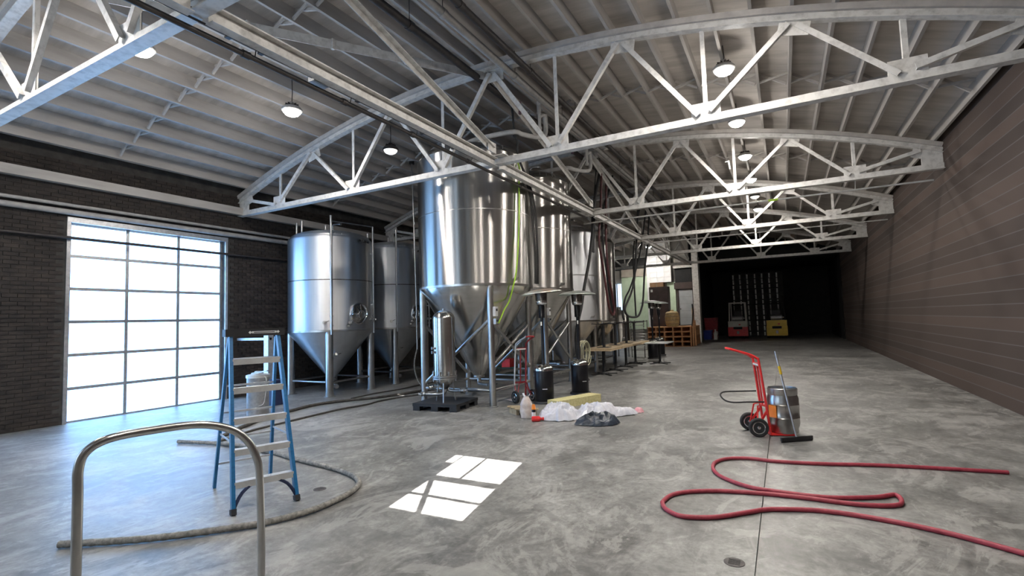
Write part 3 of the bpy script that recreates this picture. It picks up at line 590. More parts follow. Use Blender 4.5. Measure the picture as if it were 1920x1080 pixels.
# big ribbed suction hose
P = lift([(-5.2, 1.9), (-4.6, 2.3), (-4.12, 2.78), (-4.04, 2.89), (-3.94, 3.10), (-3.89, 3.33), (-3.91, 3.65), (-3.99, 3.89), (-4.12, 4.05), (-4.34, 4.18), (-4.66, 4.28), (-5.07, 4.35), (-5.61, 4.42), (-6.01, 4.50), (-6.43, 4.55), (-7.2, 4.6), (-8.2, 4.4)], .031)
S_ = spline(P, 22); solo(MB().tube(S_, [.027+.0028*(i % 3 == 0) for i in range(len(S_))], 12), 'suction_hose', 'grey_hose', 'thick ribbed grey hose curving round the ladder foot', 'hose', (-4, 3.4, 0))
P = lift([(1.9, 6.9), (.9, 6.75), (.3, 6.58), (-.17, 6.50), (-.45, 6.52), (-.68, 6.41), (-.78, 6.21), (-.78, 5.99), (-.72, 5.79), (-.61, 5.63), (-.39, 5.46), (-.16, 5.42), (.25, 5.42), (.62, 5.58), (.80, 5.72), (.78, 5.45), (.5, 5.33), (.1, 5.33), (-.16, 5.32), (-.38, 5.29), (-.64, 5.23), (-.89, 5.10), (-1.02, 4.95), (-1.06, 4.75), (-1.05, 4.68), (-1.0, 4.57), (-.88, 4.47), (-.75, 4.48), (-.57, 4.57), (-.35, 4.78), (-.16, 4.93), (.3, 5.05), (1.0, 4.9), (1.8, 4.4)], .02)
solo(MB().tube(spline(P, 8), .0195, 12), 'red_hose', 'red_rubber', 'red rubber hose lying in two loops on the floor', 'hose', (-.6, 5.4, 0))
cb = thing('coiled_hose', 'coil of pale beige hose hanging at the near end of the tables', 'hose', (-5.0, 13.55, .36))
pts = []
for k in range(8*24):
    a = 2*PI*k/24; q = k/24; pts.append((-5.02+.035*math.sin(q*2.7)+.10*math.cos(a)*.3+(q-4)*.018, 13.52+(.27+.02*math.sin(q*3.1))*math.cos(a), .73+(.33+.025*math.cos(q*2.3))*math.sin(a)))
MB().tube(pts, .013, 8).build('coil', 'beige_hose', cb, True)
MB().tube(spline([(-5.03, 13.6, 1.05), (-5.1, 13.75, 1.12), (-5.2, 13.97, 1.14)], 4), .008, 6).build('hook', 'steel_tube', cb, True)

# ================================================================ FILTER ON PALLET
pl = thing('plastic_pallet', 'black plastic pallet on the floor beside the largest tank', 'pallet', (-6.08, 8.36, 0), math.radians(6))
MB().box((0, 0, .135), (.98, .92, .02)).build('deck', 'black_plastic', pl)
MB().box((0, -.452, .11), (.98, .016, .04)).box((0, .452, .11), (.98, .016, .04)).box((-.482, 0, .11), (.016, .9, .04)).box((.482, 0, .11), (.016, .9, .04)).build('skirt', 'black_plastic', pl)
for x in (-.41, 0, .41):
    for y in (-.38, 0, .38): MB().box((x, y, .06), (.15, .14, .12)).build('foot_block', 'black_plastic', pl)
for x in (-.41, 0, .41): MB().box((x, 0, .01), (.12, .9, .02)).build('runner', 'black_plastic', pl)
fv = thing('filter_vessel', 'polished upright steel filter housing with domed top on the black pallet', 'filter', (-6.02, 8.26, .145))
zs = .145
MB().lathe([(.222, .52), (.222, 1.64)]+[(.222*math.cos(k*PI/20), 1.64+.17*math.sin(k*PI/20)) for k in range(1, 11)], 56).build('housing', 'steel_mirror', fv)
MB().lathe([(.02, 1.80), (.02, 1.83), (.03, 1.835), (0, 1.85)], 16).build('vent_cap', 'steel_tube', fv)
MB().lathe([(.20, .44), (.245, .445), (.245, .475), (.21, .48), (.245, .485), (.245, .515), (.205, .52)], 48).build('flange', 'steel_tube', fv)
for k in range(8):
    a = k*PI/4+.2; q = MB().tube([(.235*math.cos(a), .235*math.sin(a), .40), (.235*math.cos(a), .235*math.sin(a), .60)], .012, 8).build('swing_bolt', 'steel_tube', fv)
    MB().lathe([(.022, .56), (.022, .60)], 8, (.235*math.cos(a), .235*math.sin(a), 0)).build('nut', 'steel_tube', q)
MB().lathe([(.05, .24), (.10, .28), (.18, .38), (.20, .44)], 40).build('bottom_dish', 'steel_mirror', fv)
for k in range(3):
    a = k*2*PI/3-1.1; MB().tube([(.15*math.cos(a), .15*math.sin(a), .44), (.22*math.cos(a), .22*math.sin(a), .0)], .016, 10).build('leg', 'steel_tube', fv)
MB().tube(spline([(0, 0, .26), (0, 0, .2), (-.05, -.03, .15), (-.2, -.08, .14), (-.36, -.10, .14)], 5), .03, 12).build('inlet_pipe', 'steel_tube', fv)
MB().tube(spline([(0, .05, .26), (.02, .08, .22), (.1, .1, .2), (.26, .1, .2)], 5), .03, 12).build('outlet_pipe', 'steel_tube', fv)
valve(fv, (-.36, -.10, .14), (-1, -.2, 0), .9); valve(fv, (.26, .10, .20), (1, 0, .1), .9); valve(fv, (-.10, -.12, .30), (-.6, -.8, 0), .8)
for z in (.98, 1.06): MB().lathe([(.018, 0), (.018, .05), (.03, .055), (.03, .07)], 12, (-.10, -.178, z), rot_to((-.5, -.86, 0))).build('sample_port', 'steel_tube', fv)
MB().tube([(.15, -.15, 1.6), (.17, -.13, 1.2), (.175, -.11, .52)], .007, 6).build('sight_tube', 'steel_tube', fv)
MB().box((.17, -.11, 1.02), (.03, .03, .12)).build('sensor', 'steel_tube', fv)

# ================================================================ PATIO HEATERS
def heater(label, loc, tilt=0, dome='heater_dome', rz=0):
    t = thing('patio_heater', label, 'heater', loc, rz, 'mushroom patio heaters')
    MB().lathe([(.235, 0), (.235, .03), (.225, .045), (.19, .05)], 40).build('base', 'black_plastic', t)
    h = MB().lathe([(.19, .05), (.195, .06), (.195, .66), (.19, .67)], 40, cap=False).build('tank_housing', 'black_gloss', t)
    MB().bar((.196, -.05, .30), (.196, .05, .30), .02, .02).build('door_latch', 'chrome', h)
    MB().lathe([(.198, .66), (.198, .70), (.17, .745), (.09, .785), (.05, .79)], 40).build('housing_lid', 'chrome', t)
    MB().lathe([(.032, .78), (.032, 1.78)], 20).build('pole', 'black_gloss', t)
    MB().lathe([(.06, 1.74), (.066, 1.75), (.066, 2.0), (.05, 2.01)], 24).build('collar', 'black_gloss', t)
    bn = MB().lathe([(.05, 2.0), (.10, 2.02), (.115, 2.05), (.125, 2.22), (.125, 2.26), (.05, 2.27)], 28).build('burner', 'burner', t)
    MB().lathe([(.101, 2.018), (.118, 2.05), (.118, 2.09), (.117, 2.092)], 28, cap=False).build('burner_cup', 'chrome', bn)
    R = Matrix.Rotation(tilt, 3, 'X')
    MB().lathe([(.425, 0), (.43, -.006), (.425, .012), (.33, .05), (.2, .075), (.10, .088), (0, .092)], 44, (0, 0, 2.25), R, cap=False).lathe([(.425, 0), (.33, .038), (.2, .063), (0, .08)], 44, (0, 0, 2.25), R, cap=False).build('reflector', dome, t)
    MB().box((.034, -.02, 1.62), (.004, .03, .08)).build('label_plate', 'white_print', t)
    return t
heater('patio heater with tilted rust-streaked dome, nearest and left of the pair', (-4.42, 9.50, 0), .10, 'heater_dome_rust', math.radians(-62))
heater('patio heater with level pale dome, right of the near pair', (-4.15, 10.85, 0), 0, 'heater_dome', math.radians(-40))
heater('patio heater behind the single table, left of the far pair', (-4.69, 20.6, 0), 0)
heater('patio heater behind the single table, right and farther of the far pair', (-4.80, 22.4, 0), 0)

# ================================================================ TABLES
def make_table():
    t = thing('pedestal_table', '', 'table', (0, 0, 0), 0, 'pedestal tables stacked in pairs')
    MB().box((0, 0, .752), (.80, 1.16, .036)).build('tabletop', 'wood_top', t)
    MB().box((0, 0, .728), (.36, .36, .012)).build('mounting_plate', 'black_plastic', t)
    MB().lathe([(.042, .03), (.042, .725)], 18).build('column', 'black_plastic', t)
    b_ = MB().lathe([(.10, .02), (.09, .05), (.045, .08)], 20).build('base_hub', 'black_plastic', t)
    for k in range(4):
        a = k*PI/2+PI/4; MB().bar((.05*math.cos(a), .05*math.sin(a), .035), (.42*math.cos(a), .42*math.sin(a), .012), .06, .024).build('base_arm', 'black_plastic', b_)
    return t
tb0 = make_table(); ordn = ['nearest', 'second', 'third', 'farthest']
for i, y in enumerate((14.75, 15.95, 17.15, 18.40)):
    t = tb0 if i == 0 else copy_tree(tb0)
    t.location = (-4.85, y, 0); t.rotation_euler = (0, 0, random.uniform(-.01, .01)); t['label'] = 'upright pedestal table, '+ordn[i]+' in the row beside the tanks'
for i, y in enumerate((14.80, 16.02, 17.21, 18.46)):
    t = copy_tree(tb0); t.location = (-4.84+.01*i*(-1)**i, y, 1.542); t.rotation_euler = (PI, 0, random.uniform(-.01, .01)); t['label'] = 'upside-down pedestal table resting on the '+ordn[i]+' upright table'
t = copy_tree(tb0); t.location = (-4.0, 18.55, 0); t.rotation_euler = (0, 0, 0); t['label'] = 'single pedestal table standing apart in front of the far heaters'
for ch in t.children:
    if ch.name.startswith('tabletop'): ch.data = ch.data.copy(); ch.data.materials[0] = M['aluminium']
rk = thing('wire_rack', 'dark wire rack behind the end of the table row', 'rack', (-5.45, 21.5, 0))
for x in (-5.72, -5.18):
    for y in (21.2, 21.8): MB().tube([(x, y, 0), (x, y, 1.55)], .018, 8).build('post', 'burner', rk, True)
for k in range(9):
    z = .5+k*.12; MB().tube(spline([(-5.74, 21.2, z), (-5.6, 21.12, z+.01), (-5.45, 21.08, z), (-5.3, 21.12, z+.01), (-5.16, 21.2, z)], 4), .012, 8).build('rail', 'steel_tube', rk, True)
for z in (.3, .95, 1.5): MB().span(-5.72, -5.18, 21.2, 21.8, z, z+.02).build('shelf', 'burner', rk, True)
kt = thing('steel_kettle', 'round steel kettle with domed lid behind the tables', 'kettle', (-6.3, 21.5, 0))
MB().lathe([(.30, .55), (.42, .62), (.42, 1.75), (.40, 1.80), (.28, 1.95), (.10, 2.03), (.10, 2.15), (0, 2.16)], 36).build('vessel', 'steel_brushed', kt)
for k in range(3): a = k*2.09; MB().tube([(.34*math.cos(a), .34*math.sin(a), .62), (.36*math.cos(a), .36*math.sin(a), 0)], .03, 10).build('leg', 'steel_tube', kt)
MB().lathe([(.425, 1.2), (.43, 1.21), (.43, 1.24), (.425, 1.25)], 36, cap=False).build('band', 'steel_tube', kt)
valve(kt, (.25, -.33, .8), (.6, -.8, 0), 1.2)

# ================================================================ HAND TRUCKS
def hand_truck(label, loc, rz, c1, c2, loop=True, hh=1.20):
    t = thing('hand_truck', label, 'hand truck', loc, rz); k = hh/1.2
    for s in (-1, 1):
        MB().tube(spline([(.15, s*.14, .06), (.12, s*.14, .40*k), (.06, s*.13, 1.0*k), (.03, s*.125, 1.07*k), (-.08, s*.115, 1.13*k), (-.30, s*.10, 1.20*k)], 5), .017, 12).build('upright', c1, t)
        w_ = MB().lathe([(.084, -.028), (.115, -.032), (.128, -.02), (.128, .02), (.115, .032), (.084, .028)], 32, (-.02, s*.215, .128), rot_to((0, 1, 0))).build('wheel', 'rubber', t)
        MB().lathe([(.0, -.038), (.02, -.036), (.03, -.022), (.06, -.020), (.076, -.030), (.085, -.028), (.085, .028), (.076, .030), (.06, .020), (.03, .022), (.02, .036), (0, .038)], 28, (-.02, s*.215, .128), rot_to((0, 1, 0))).build('rim', 'chrome', w_)
        MB().bar((.13, s*.14, .35), (-.02, s*.17, .13), .02, .03).build('wheel_bracket', c1, t)
        MB().tube([(.12, s*.13, .42), (.02, s*.09, .40), (-.02, s*.17, .14)], .011, 8).build('stay', c1, t)
    MB().tube(spline([(-.30, -.10, 1.20*k), (-.325, -.05, 1.207*k), (-.33, 0, 1.208*k), (-.325, .05, 1.207*k), (-.30, .10, 1.20*k)], 4), .017, 12).build('handle', c1, t)
    MB().tube([(-.02, -.24, .128), (-.02, .24, .128)], .012, 10).build('axle', 'galvanised', t)
    for z, x in ((.40, .12), (.98*k, .065)): MB().bar((x, -.14, z), (x, .14, z), .02, .03).build('crossbar', c1, t)
    MB().tube([(.115, 0, .40), (.068, 0, .98*k)], .012, 10).build('centre_bar', c1, t)
    MB().tube([(.068, -.13, .97*k), (.068, .13, .97*k)], .02, 10).build('pale_tie', 'white_print', t)
    MB().box((.30, 0, .018), (.32, .34, .012)).box((.15, 0, .07), (.012, .34, .10)).build('toe_plate', c2, t)
    if loop:
        MB().tube(spline([(.07, .12, .58), (-.12, .13, .575), (-.34, .13, .57), (-.42, .09, .55), (-.44, 0, .52), (-.40, -.08, .475), (-.30, -.12, .455), (-.12, -.12, .46), (.1, -.12, .46)], 5), .011, 8).build('strap', 'rubber', t)
    return t
hand_truck('bright red two-wheeled hand truck standing in the aisle', (-.44, 7.98, 0), math.radians(18.6), 'red_paint', 'red_paint')
ht = hand_truck('pale and dark red hand truck standing beside the near patio heater', (-4.86, 9.42, 0), math.radians(150), 'dark_red_paint', 'aluminium', False, 1.36)
for ch in [c_ for c_ in ht.children if c_.name.startswith('upright')][1:]: ch.data.materials[0] = M['aluminium']
MBk = thing('beer_keg', 'steel keg standing on the red hand truck toe plate', 'keg', (-.08, 8.10, .028), 0)
MB().lathe([(.17, 0), (.18, .02), (.18, .07), (.19, .09), (.20, .13), (.20, .20), (.207, .21), (.20, .22), (.20, .38), (.207, .39), (.20, .40), (.20, .47), (.18, .53), (.05, .54), (.05, .56), (0, .56)], 40).build('barrel', 'steel_tube', MBk)
MB().lathe([(.185, .52), (.19, .53), (.19, .61), (.18, .615), (.178, .60), (.178, .53)], 40, cap=False).build('collar', 'steel_tube', MBk)
MB().box((-.13, -.16, .30), (.12, .012, .16), Matrix.Rotation(-.7, 3, 'Z')).build('orange_label', 'orange_plastic', MBk)
br_ = thing('floor_squeegee', 'long-handled squeegee propped against the keg', 'squeegee', (.02, 7.72, 0))
MB().tube([(.06, 7.66, .05), (-.13, 7.80, 1.17)], .013, 10).build('handle', 'galvanised', br_, True); MB().tube([(-.095, 7.775, .97), (-.075, 7.76, .86)], .017, 10).build('grip_tape', 'yellow_paint', br_, True)
MB().bar((-.12, 7.52, .04), (.24, 7.80, .04), .03, .05).build('head', 'black_plastic', br_, True); MB().bar((-.12, 7.52, .012), (.24, 7.80, .012), .01, .024).build('blade', 'rubber', br_, True)

# ================================================================ LADDER, RAIL, CANISTER
ld = thing('step_ladder', 'blue fibreglass step ladder with white treads and black top', 'ladder', (-4.33, 3.44, 0))
F0 = V(-4.33, 3.44, 0); p_ = V(-.92, .39, 0); s_ = V(-.39, -.92, 0); W_ = .56; HT = 1.64
def rail_pt(side, z, rear=False):
    f = z/HT; tp_ = .055*f; a = F0+(p_*.50*f if not rear else p_*(1.06-.50*f))
    return a+s_*(tp_ if side == 0 else W_-tp_)+V(0, 0, z)
for sd in (0, 1):
    MB().bar(rail_pt(sd, 0), rail_pt(sd, HT), .032, .075, p_).build('front_rail', 'blue_fibre', ld, True)
    MB().bar(rail_pt(sd, 0, True), rail_pt(sd, HT-.03, True), .028, .055, p_).build('rear_rail', 'blue_fibre', ld, True)
    MB().bar(rail_pt(sd, 0)+V(0, 0, .0), rail_pt(sd, .05), .045, .09, p_).build('foot', 'rubber', ld, True)
    MB().bar(rail_pt(sd, .62), rail_pt(sd, .60, True), .006, .02).build('spreader', 'galvanised', ld, True)
    c0 = rail_pt(sd, .02); c1 = rail_pt(sd, .265)+s_*(.22 if sd == 0 else -.22)
    MB().tube(spline([c0+V(0, 0, .02), c0.lerp(c1, .35)+V(0, 0, .07), c1], 4), .016, 8).build('corner_brace', 'navy', ld, True)
for z in (.265, .545, .825, 1.11, 1.39):
    a, b_ = rail_pt(0, z), rail_pt(1, z); q = (b_-a).normalized()*.01
    t_ = MB().bar(a+q+p_*.0, b_-q, .085, .022).build('tread', 'aluminium', ld, True)
    MB().bar(a+q-p_*.040-V(0, 0, .022), b_-q-p_*.040-V(0, 0, .022), .005, .05).build('tread_lip', 'aluminium', t_, True)
    ra, rb = rail_pt(0, z, True), rail_pt(1, z, True); MB().bar(ra, rb, .02, .02).build('rear_bar', 'aluminium', ld, True)
cpc = F0+p_*.53+s_*(W_/2)+V(0, 0, 1.665); Rl = Matrix.Rotation(math.atan2(s_.y, s_.x), 3, 'Z')
cap_ = MB().box(cpc, (W_+.0, .18, .075), Rl).build('top_cap', 'black_plastic', ld, True)
dc = cpc-p_*.092-s_*.08; MB().box(dc, (.24, .004, .022), Rl).box(dc+s_*.135, (.022, .004, .022), Rl @ Matrix.Rotation(PI/4, 3, 'Y')).box(dc-s_*.135, (.022, .004, .022), Rl @ Matrix.Rotation(PI/4, 3, 'Y')).build('white_logo_plate', 'white_print', cap_, True)
MB().box(dc-p_*.002, (.20, .004, .008), Rl).build('logo_script', 'black_plastic', cap_, True)
hr = thing('guard_rail', 'bent steel tube guard rail at the lower left foreground', 'rail', (-3.1, 2.18, 0))
MB().tube(spline([(-3.12, 2.20, 0), (-3.105, 2.19, .36), (-3.095, 2.17, .74), (-3.10, 2.15, .86), (-3.13, 2.11, .97), (-3.17, 2.02, 1.06), (-3.22, 1.85, 1.12), (-3.28, 1.6, 1.13), (-3.32, 1.42, 1.12), (-3.35, 1.33, 1.07), (-3.36, 1.30, .98), (-3.36, 1.30, .8), (-3.36, 1.30, 0)], 6), .024, 16).build('tube', 'steel_tube', hr, True)
for x, y in ((-3.12, 2.20), (-3.36, 1.30)): MB().lathe([(.06, 0), (.06, .008), (.03, .012)], 20, (x, y, 0)).build('floor_flange', 'steel_tube', hr, True)
cn = thing('steel_canister', 'tall grey metal canister with wire handle behind the ladder', 'canister', (-9.25, 6.45, 0))
MB().lathe([(.19, 0), (.20, .02), (.20, .74), (.205, .75), (.20, .76)], 36).build('body', 'galvanised', cn)
MB().lathe([(.215, .74), (.215, .79), (.19, .80), (.06, .82), (.06, .86), (0, .87)], 36).build('lid', 'aluminium', cn)
MB().tube(spline([(.21, 0, .76), (.30, -.03, .70), (.31, -.05, .45), (.26, -.06, .25), (.17, -.10, .20)], 6), .008, 8).build('handle', 'pvc', cn)
MB().bar((-.05, -.1, .82), (.36, -.05, .88), .03, .03).build('lever', 'aluminium', cn)
bb = thing('waste_bin', 'dark navy tapered bin behind the ladder', 'bin', (-10.15, 7.45, 0))
def frustum(mb, c, a, b_, h):
    mb.quadbox([(c[0]+sx*a[0], c[1]+sy*a[1], c[2]) for sx, sy in ((-1, -1), (1, -1), (1, 1), (-1, 1))]+[(c[0]+sx*b_[0], c[1]+sy*b_[1], c[2]+h) for sx, sy in ((-1, -1), (1, -1), (1, 1), (-1, 1))]); return mb
frustum(MB(), (-10.15, 7.45, 0), (.20, .16), (.16, .13), .52).build('body', 'navy', bb, True); MB().span(-10.33, -9.97, 7.30, 7.60, .52, .55).build('lid', 'navy', bb, True)
ps = thing('steel_post', 'grey metal post with a cross rail against the brick wall', 'post', (-10.9, 7.9, 0))
MB().span(-11.0, -10.84, 7.82, 7.96, 0, 1.62).build('post', 'galvanised', ps, True); MB().span(-12.1, -10.84, 7.86, 7.92, 1.42, 1.48).build('cross_rail', 'galvanised', ps, True)

# ================================================================ LITTER ON THE FLOOR
def crumple(cx_, cy_, rx, ry, h, seed, rz, nu=46, nv=16, fold=.7):
    def fn(u, v):
        a = 2*PI*u; r = 1-v; ed = 1+.22*noise.noise(V(math.cos(a)*1.5+seed, math.sin(a)*1.5, 0))+.16*noise.noise(V(math.cos(a)*4+seed, math.sin(a)*4, 3))
        x = r*ed*rx*math.cos(a); y = r*ed*ry*math.sin(a)
        w_ = V(x*4.2+seed*3, y*4.2, 0); w2 = w_*2.6+V(noise.noise(w_), noise.noise(w_+V(5, 0, 0)), 0)*1.2
        rg = 1-2.2*abs(noise.noise(w_)); rg2 = 1-2.2*abs(noise.noise(w2)); body = (1-r**3.2)
        z = h*body*(.66+fold*.32*rg+fold*.26*rg2)+.018*(1-body)*max(0, rg2)
        return (cx_+x*math.cos(rz)-y*math.sin(rz), cy_+x*math.sin(rz)+y*math.cos(rz), max(.003, z))
    return MB().grid(fn, nu, nv, True)
wbg = thing('plastic_sheet', 'heap of white plastic film wrap on the floor', 'plastic', (-3.35, 8.15, 0))
crumple(-3.52, 8.12, .40, .34, .27, 3.1, .3).build('main_fold', 'film_white', wbg, True, False); crumple(-2.94, 8.42, .46, .27, .25, 8.3, .75).build('right_fold', 'film_white', wbg, True, False); crumple(-2.60, 8.72, .28, .15, .14, 1.7, .7).build('loose_end', 'film_white', wbg, True, False)
tag(crumple(-2.74, 7.83, .36, .19, .19, 5.5, .45, 26, 9, .9).build('dark_sheet', 'film_dark', None, loc=(-2.74, 7.83, 0), smooth=False), 'crumpled dark grey plastic in front of the white film', 'plastic')
tag(crumple(-2.36, 9.0, .09, .05, .10, 2.2, .5, 20, 10).build('pink_wrapper', 'red_rubber', None, loc=(-2.36, 9.0, 0)), 'pinkish scrap at the right end of the white film', 'scrap')
M['pink'] = mat('pink', (.75, .30, .36), (.85, .55, .58), .5, scale=12); bpy.data.objects['pink_wrapper'].data.materials[0] = M['pink']
solo(MB().bar((-3.98, 8.92, .075), (-3.52, 10.05, .075), .30, .15), 'foam_block', 'foam', 'long yellowish foam block lying behind the white film', 'foam', (-3.75, 9.5, 0))
wd = thing('wooden_board', 'short pale board lying left of the white film', 'board', (-4.25, 8.2, 0))
for k in range(3): MB().bar((-4.62+.13*k, 8.28-.10*k, .11), (-4.22+.13*k, 8.42-.10*k, .11), .11, .02).build('slat', 'wood_old', wd, True)
for u in (.12, .88): q = V(-4.62, 8.28, .05).lerp(V(-4.22, 8.42, .05), u); MB().bar(q, q+V(.26, -.20, 0), .05, .10).build('bearer', 'wood_old', wd, True)
bag = thing('clear_bag', 'clear plastic bag of bottles tied at the top', 'bag', (-4.05, 7.94, 0))
MB().grid(lambda u, v: (lambda a, n: (-4.05+(.11+.02*n)*math.cos(a)*(1 if v < .66 else max(.34, 1-(v-.66)*2.0)), 7.94+(.09+.02*n)*math.sin(a)*(1 if v < .66 else max(.34, 1-(v-.66)*2.0)), .006+.37*v))(2*PI*u, noise.noise(V(math.cos(2*PI*u)*3, math.sin(2*PI*u)*3, v*5))), 24, 14, True).build('film', 'bag_clear', bag, True)
for k, (dx, dy) in enumerate(((-.04, 0), (.045, .02), (0, -.04))): MB().lathe([(.035, .006), (.036, .15), (.03, .18), (.014, .21), (.014, .235), (0, .235)], 14, (-4.05+dx, 7.94+dy, 0)).build('bottle', 'cardboard', bag, True)
for s in (-1, 1): MB().bar((-4.05+s*.02, 7.94, .35), (-4.05+s*.07, 7.96, .42), .04, .006).build('bag_ear', 'film_white', bag, True)
sc = thing('spray_can', 'black spray can with orange cap beside the clear bag', 'can', (-3.86, 7.83, 0))
MB().lathe([(.032, 0), (.034, .01), (.034, .17), (.026, .185)], 20).build('can', 'black_gloss', sc); MB().lathe([(.035, .175), (.036, .20), (.028, .25), (.012, .26), (0, .26)], 20).build('cap', 'orange_plastic', sc); MB().lathe([(.0345, .05), (.0345, .13)], 20, cap=False).build('label', 'white_print', sc)
rc = thing('red_bottle', 'small red bottle lying against the white film', 'bottle', (-3.74, 7.70, 0))
MB().lathe([(.0, -.09), (.035, -.088), (.045, -.07), (.045, .04), (.02, .07), (.02, .09)], 18, (-3.74, 7.70, .046), rot_to((.8, .4, 0))).build('bottle', 'red_paint', rc, True); MB().lathe([(.024, .085), (.024, .12), (0, .12)], 14, (-3.74, 7.70, .046), rot_to((.8, .4, 0))).build('cap', 'red_paint', rc, True)

# cart with red box and pump among the tank legs
ct = thing('utility_cart', 'low green metal cart under the tanks carrying the red box', 'cart', (-7.45, 13.45, 0))
MB().span(-7.9, -6.95, 13.2, 13.7, .28, .31).build('top_shelf', 'navy', ct, True)
M['cart_green'] = mat('cart_green', (.03, .08, .07), (.05, .12, .10), .5, scale=5); ct.children[0].data.materials[0] = M['cart_green']
MB().span(-7.87, -6.98, 13.23, 13.67, .10, .12).build('lower_shelf', 'cart_green', ct, True)
for x in (-7.87, -6.98):
    for y in (13.23, 13.67): MB().span(x-.015, x+.015, y-.015, y+.015, .04, .28).build('leg', 'cart_green', ct, True); MB().lathe([(.035, -.012), (.035, .012)], 14, (x, y, .035), rot_to((0, 1, 0))).build('caster', 'rubber', ct, True)
rb_ = thing('red_box', 'bright red toolbox on the low green cart', 'box', (-7.45, 13.45, .31))
MB().span(-7.59, -7.31, 13.32, 13.58, .31, .52).build('body', 'red_paint', rb_, True); MB().span(-7.60, -7.30, 13.31, 13.59, .52, .56).build('lid', 'red_paint', rb_, True)
MB().tube([(-7.53, 13.45, .56), (-7.52, 13.45, .60), (-7.38, 13.45, .60), (-7.37, 13.45, .56)], .01, 8).build('handle', 'dark_red_paint', rb_, True)
pm = thing('transfer_pump', 'small steel transfer pump on a wheeled frame between tank legs', 'pump', (-6.45, 14.6, 0))
MB().span(-6.75, -6.15, 14.42, 14.78, .16, .19).build('frame', 'steel_tube', pm, True); MB().tube([(-6.62, 14.6, .32), (-6.30, 14.6, .32)], .10, 20).build('motor', 'steel_tube', pm, True); MB().tube([(-6.28, 14.6, .30), (-6.20, 14.6, .30)], .12, 20).build('pump_head', 'chrome', pm, True)
for x in (-6.68, -6.22):
    for y in (14.45, 14.75): MB().lathe([(.05, -.015), (.05, .015)], 16, (x, y, .05), rot_to((0, 1, 0))).build('wheel', 'rubber', pm, True); MB().tube([(x, y, .06), (x, y, .16)], .012, 8).build('caster_stem', 'steel_tube', pm, True)
MB().tube([(-6.72, 14.45, .18), (-6.78, 14.45, .75), (-6.78, 14.75, .75), (-6.72, 14.75, .18)], .012, 8).build('push_handle', 'steel_tube', pm, True)

# ================================================================ FAR END
def pallet(label, z):
    t = thing('wooden_pallet', label, 'pallet', (-5.65, 30.3, z), 0, 'wooden pallets under the platform')
    for k in range(7): MB().box((0, -1.45+.48*k, .255), (2.4, .42, .035)).build('deck_board', 'wood_pallet', t)
    for k in range(6): MB().box((-1.16+.464*k, 0, .13), (.07, 3.2, .21)).build('stringer', 'wood_pallet', t)
    for k in range(4): MB().box((0, -1.5+1.0*k, .0125), (2.4, .16, .025)).build('bottom_board', 'wood_pallet', t)
    return t
for k in range(4): pallet(['bottom', 'second from bottom', 'third from bottom', 'top'][k]+' timber pallet layer of the platform by the white column', .273*k)
pk = thing('leaning_plank', 'orange-brown plank standing upright at the right end of the pallets', 'plank', (-4.36, 29.0, 0))
MB().bar((-4.36, 28.75, 0), (-4.36, 28.95, 2.1), .06, .20, (0, 1, 0)).build('plank', 'wood_pallet', pk, True); MB().bar((-4.36, 29.6, 0), (-4.36, 29.5, 1.4), .06, .2, (0, 1, 0)).build('second_plank', 'wood_pallet', pk, True)
MB().tube([(-4.40, 28.7, 1.1), (-4.30, 28.72, 1.9), (-4.34, 28.75, 2.3)], .03, 8).build('dark_strap', 'rubber', pk, True)
cbn = thing('brown_cabinet', 'tall dark brown cabinet on the pallet platform', 'cabinet', (-6.45, 30.9, 1.095))
MB().span(-7.05, -5.95, 30.6, 31.2, 1.095, 3.45).build('carcass', 'brown_cabinet', cbn, True)
for x0, x1 in ((-7.03, -6.51), (-6.49, -5.97)):
    dd = MB().span(x0, x1, 30.57, 30.6, 1.15, 3.40).build('door', 'brown_cabinet', cbn, True); MB().span((x0+.46 if x0 < -6.6 else x0+.03), (x0+.49 if x0 < -6.6 else x0+.06), 30.55, 30.57, 2.1, 2.3).build('handle', 'galvanised', dd, True)
MB().span(-6.95, -6.83, 30.56, 30.57, 3.15, 3.30).build('paper_tag', 'white_print', cbn, True)
cx2 = thing('cardboard_box', 'flat cardboard box on top of the brown cabinet', 'box', (-6.6, 30.9, 3.45)); MB().span(-7.0, -6.2, 30.65, 31.15, 3.45, 3.72).build('carton', 'cardboard', cx2, True); MB().span(-6.63, -6.57, 30.645, 30.65, 3.45, 3.72).build('tape', 'wood_old', cx2, True)
bl = thing('wicker_barrel', 'tan woven barrel standing on the pallet platform', 'barrel', (-5.55, 29.4, 1.095))
MB().lathe([(.30, 0), (.36, .12), (.39, .35), (.39, .55), (.34, .78), (.26, .84), (.10, .86), (.10, .93), (0, .93)], 28).build('barrel', 'wicker', bl)
for z, r in ((.16, .375), (.36, .395), (.56, .395), (.74, .355)): MB().lathe([(r, z-.015), (r+.012, z), (r, z+.015)], 28, cap=False).build('hoop', 'wood_old', bl)
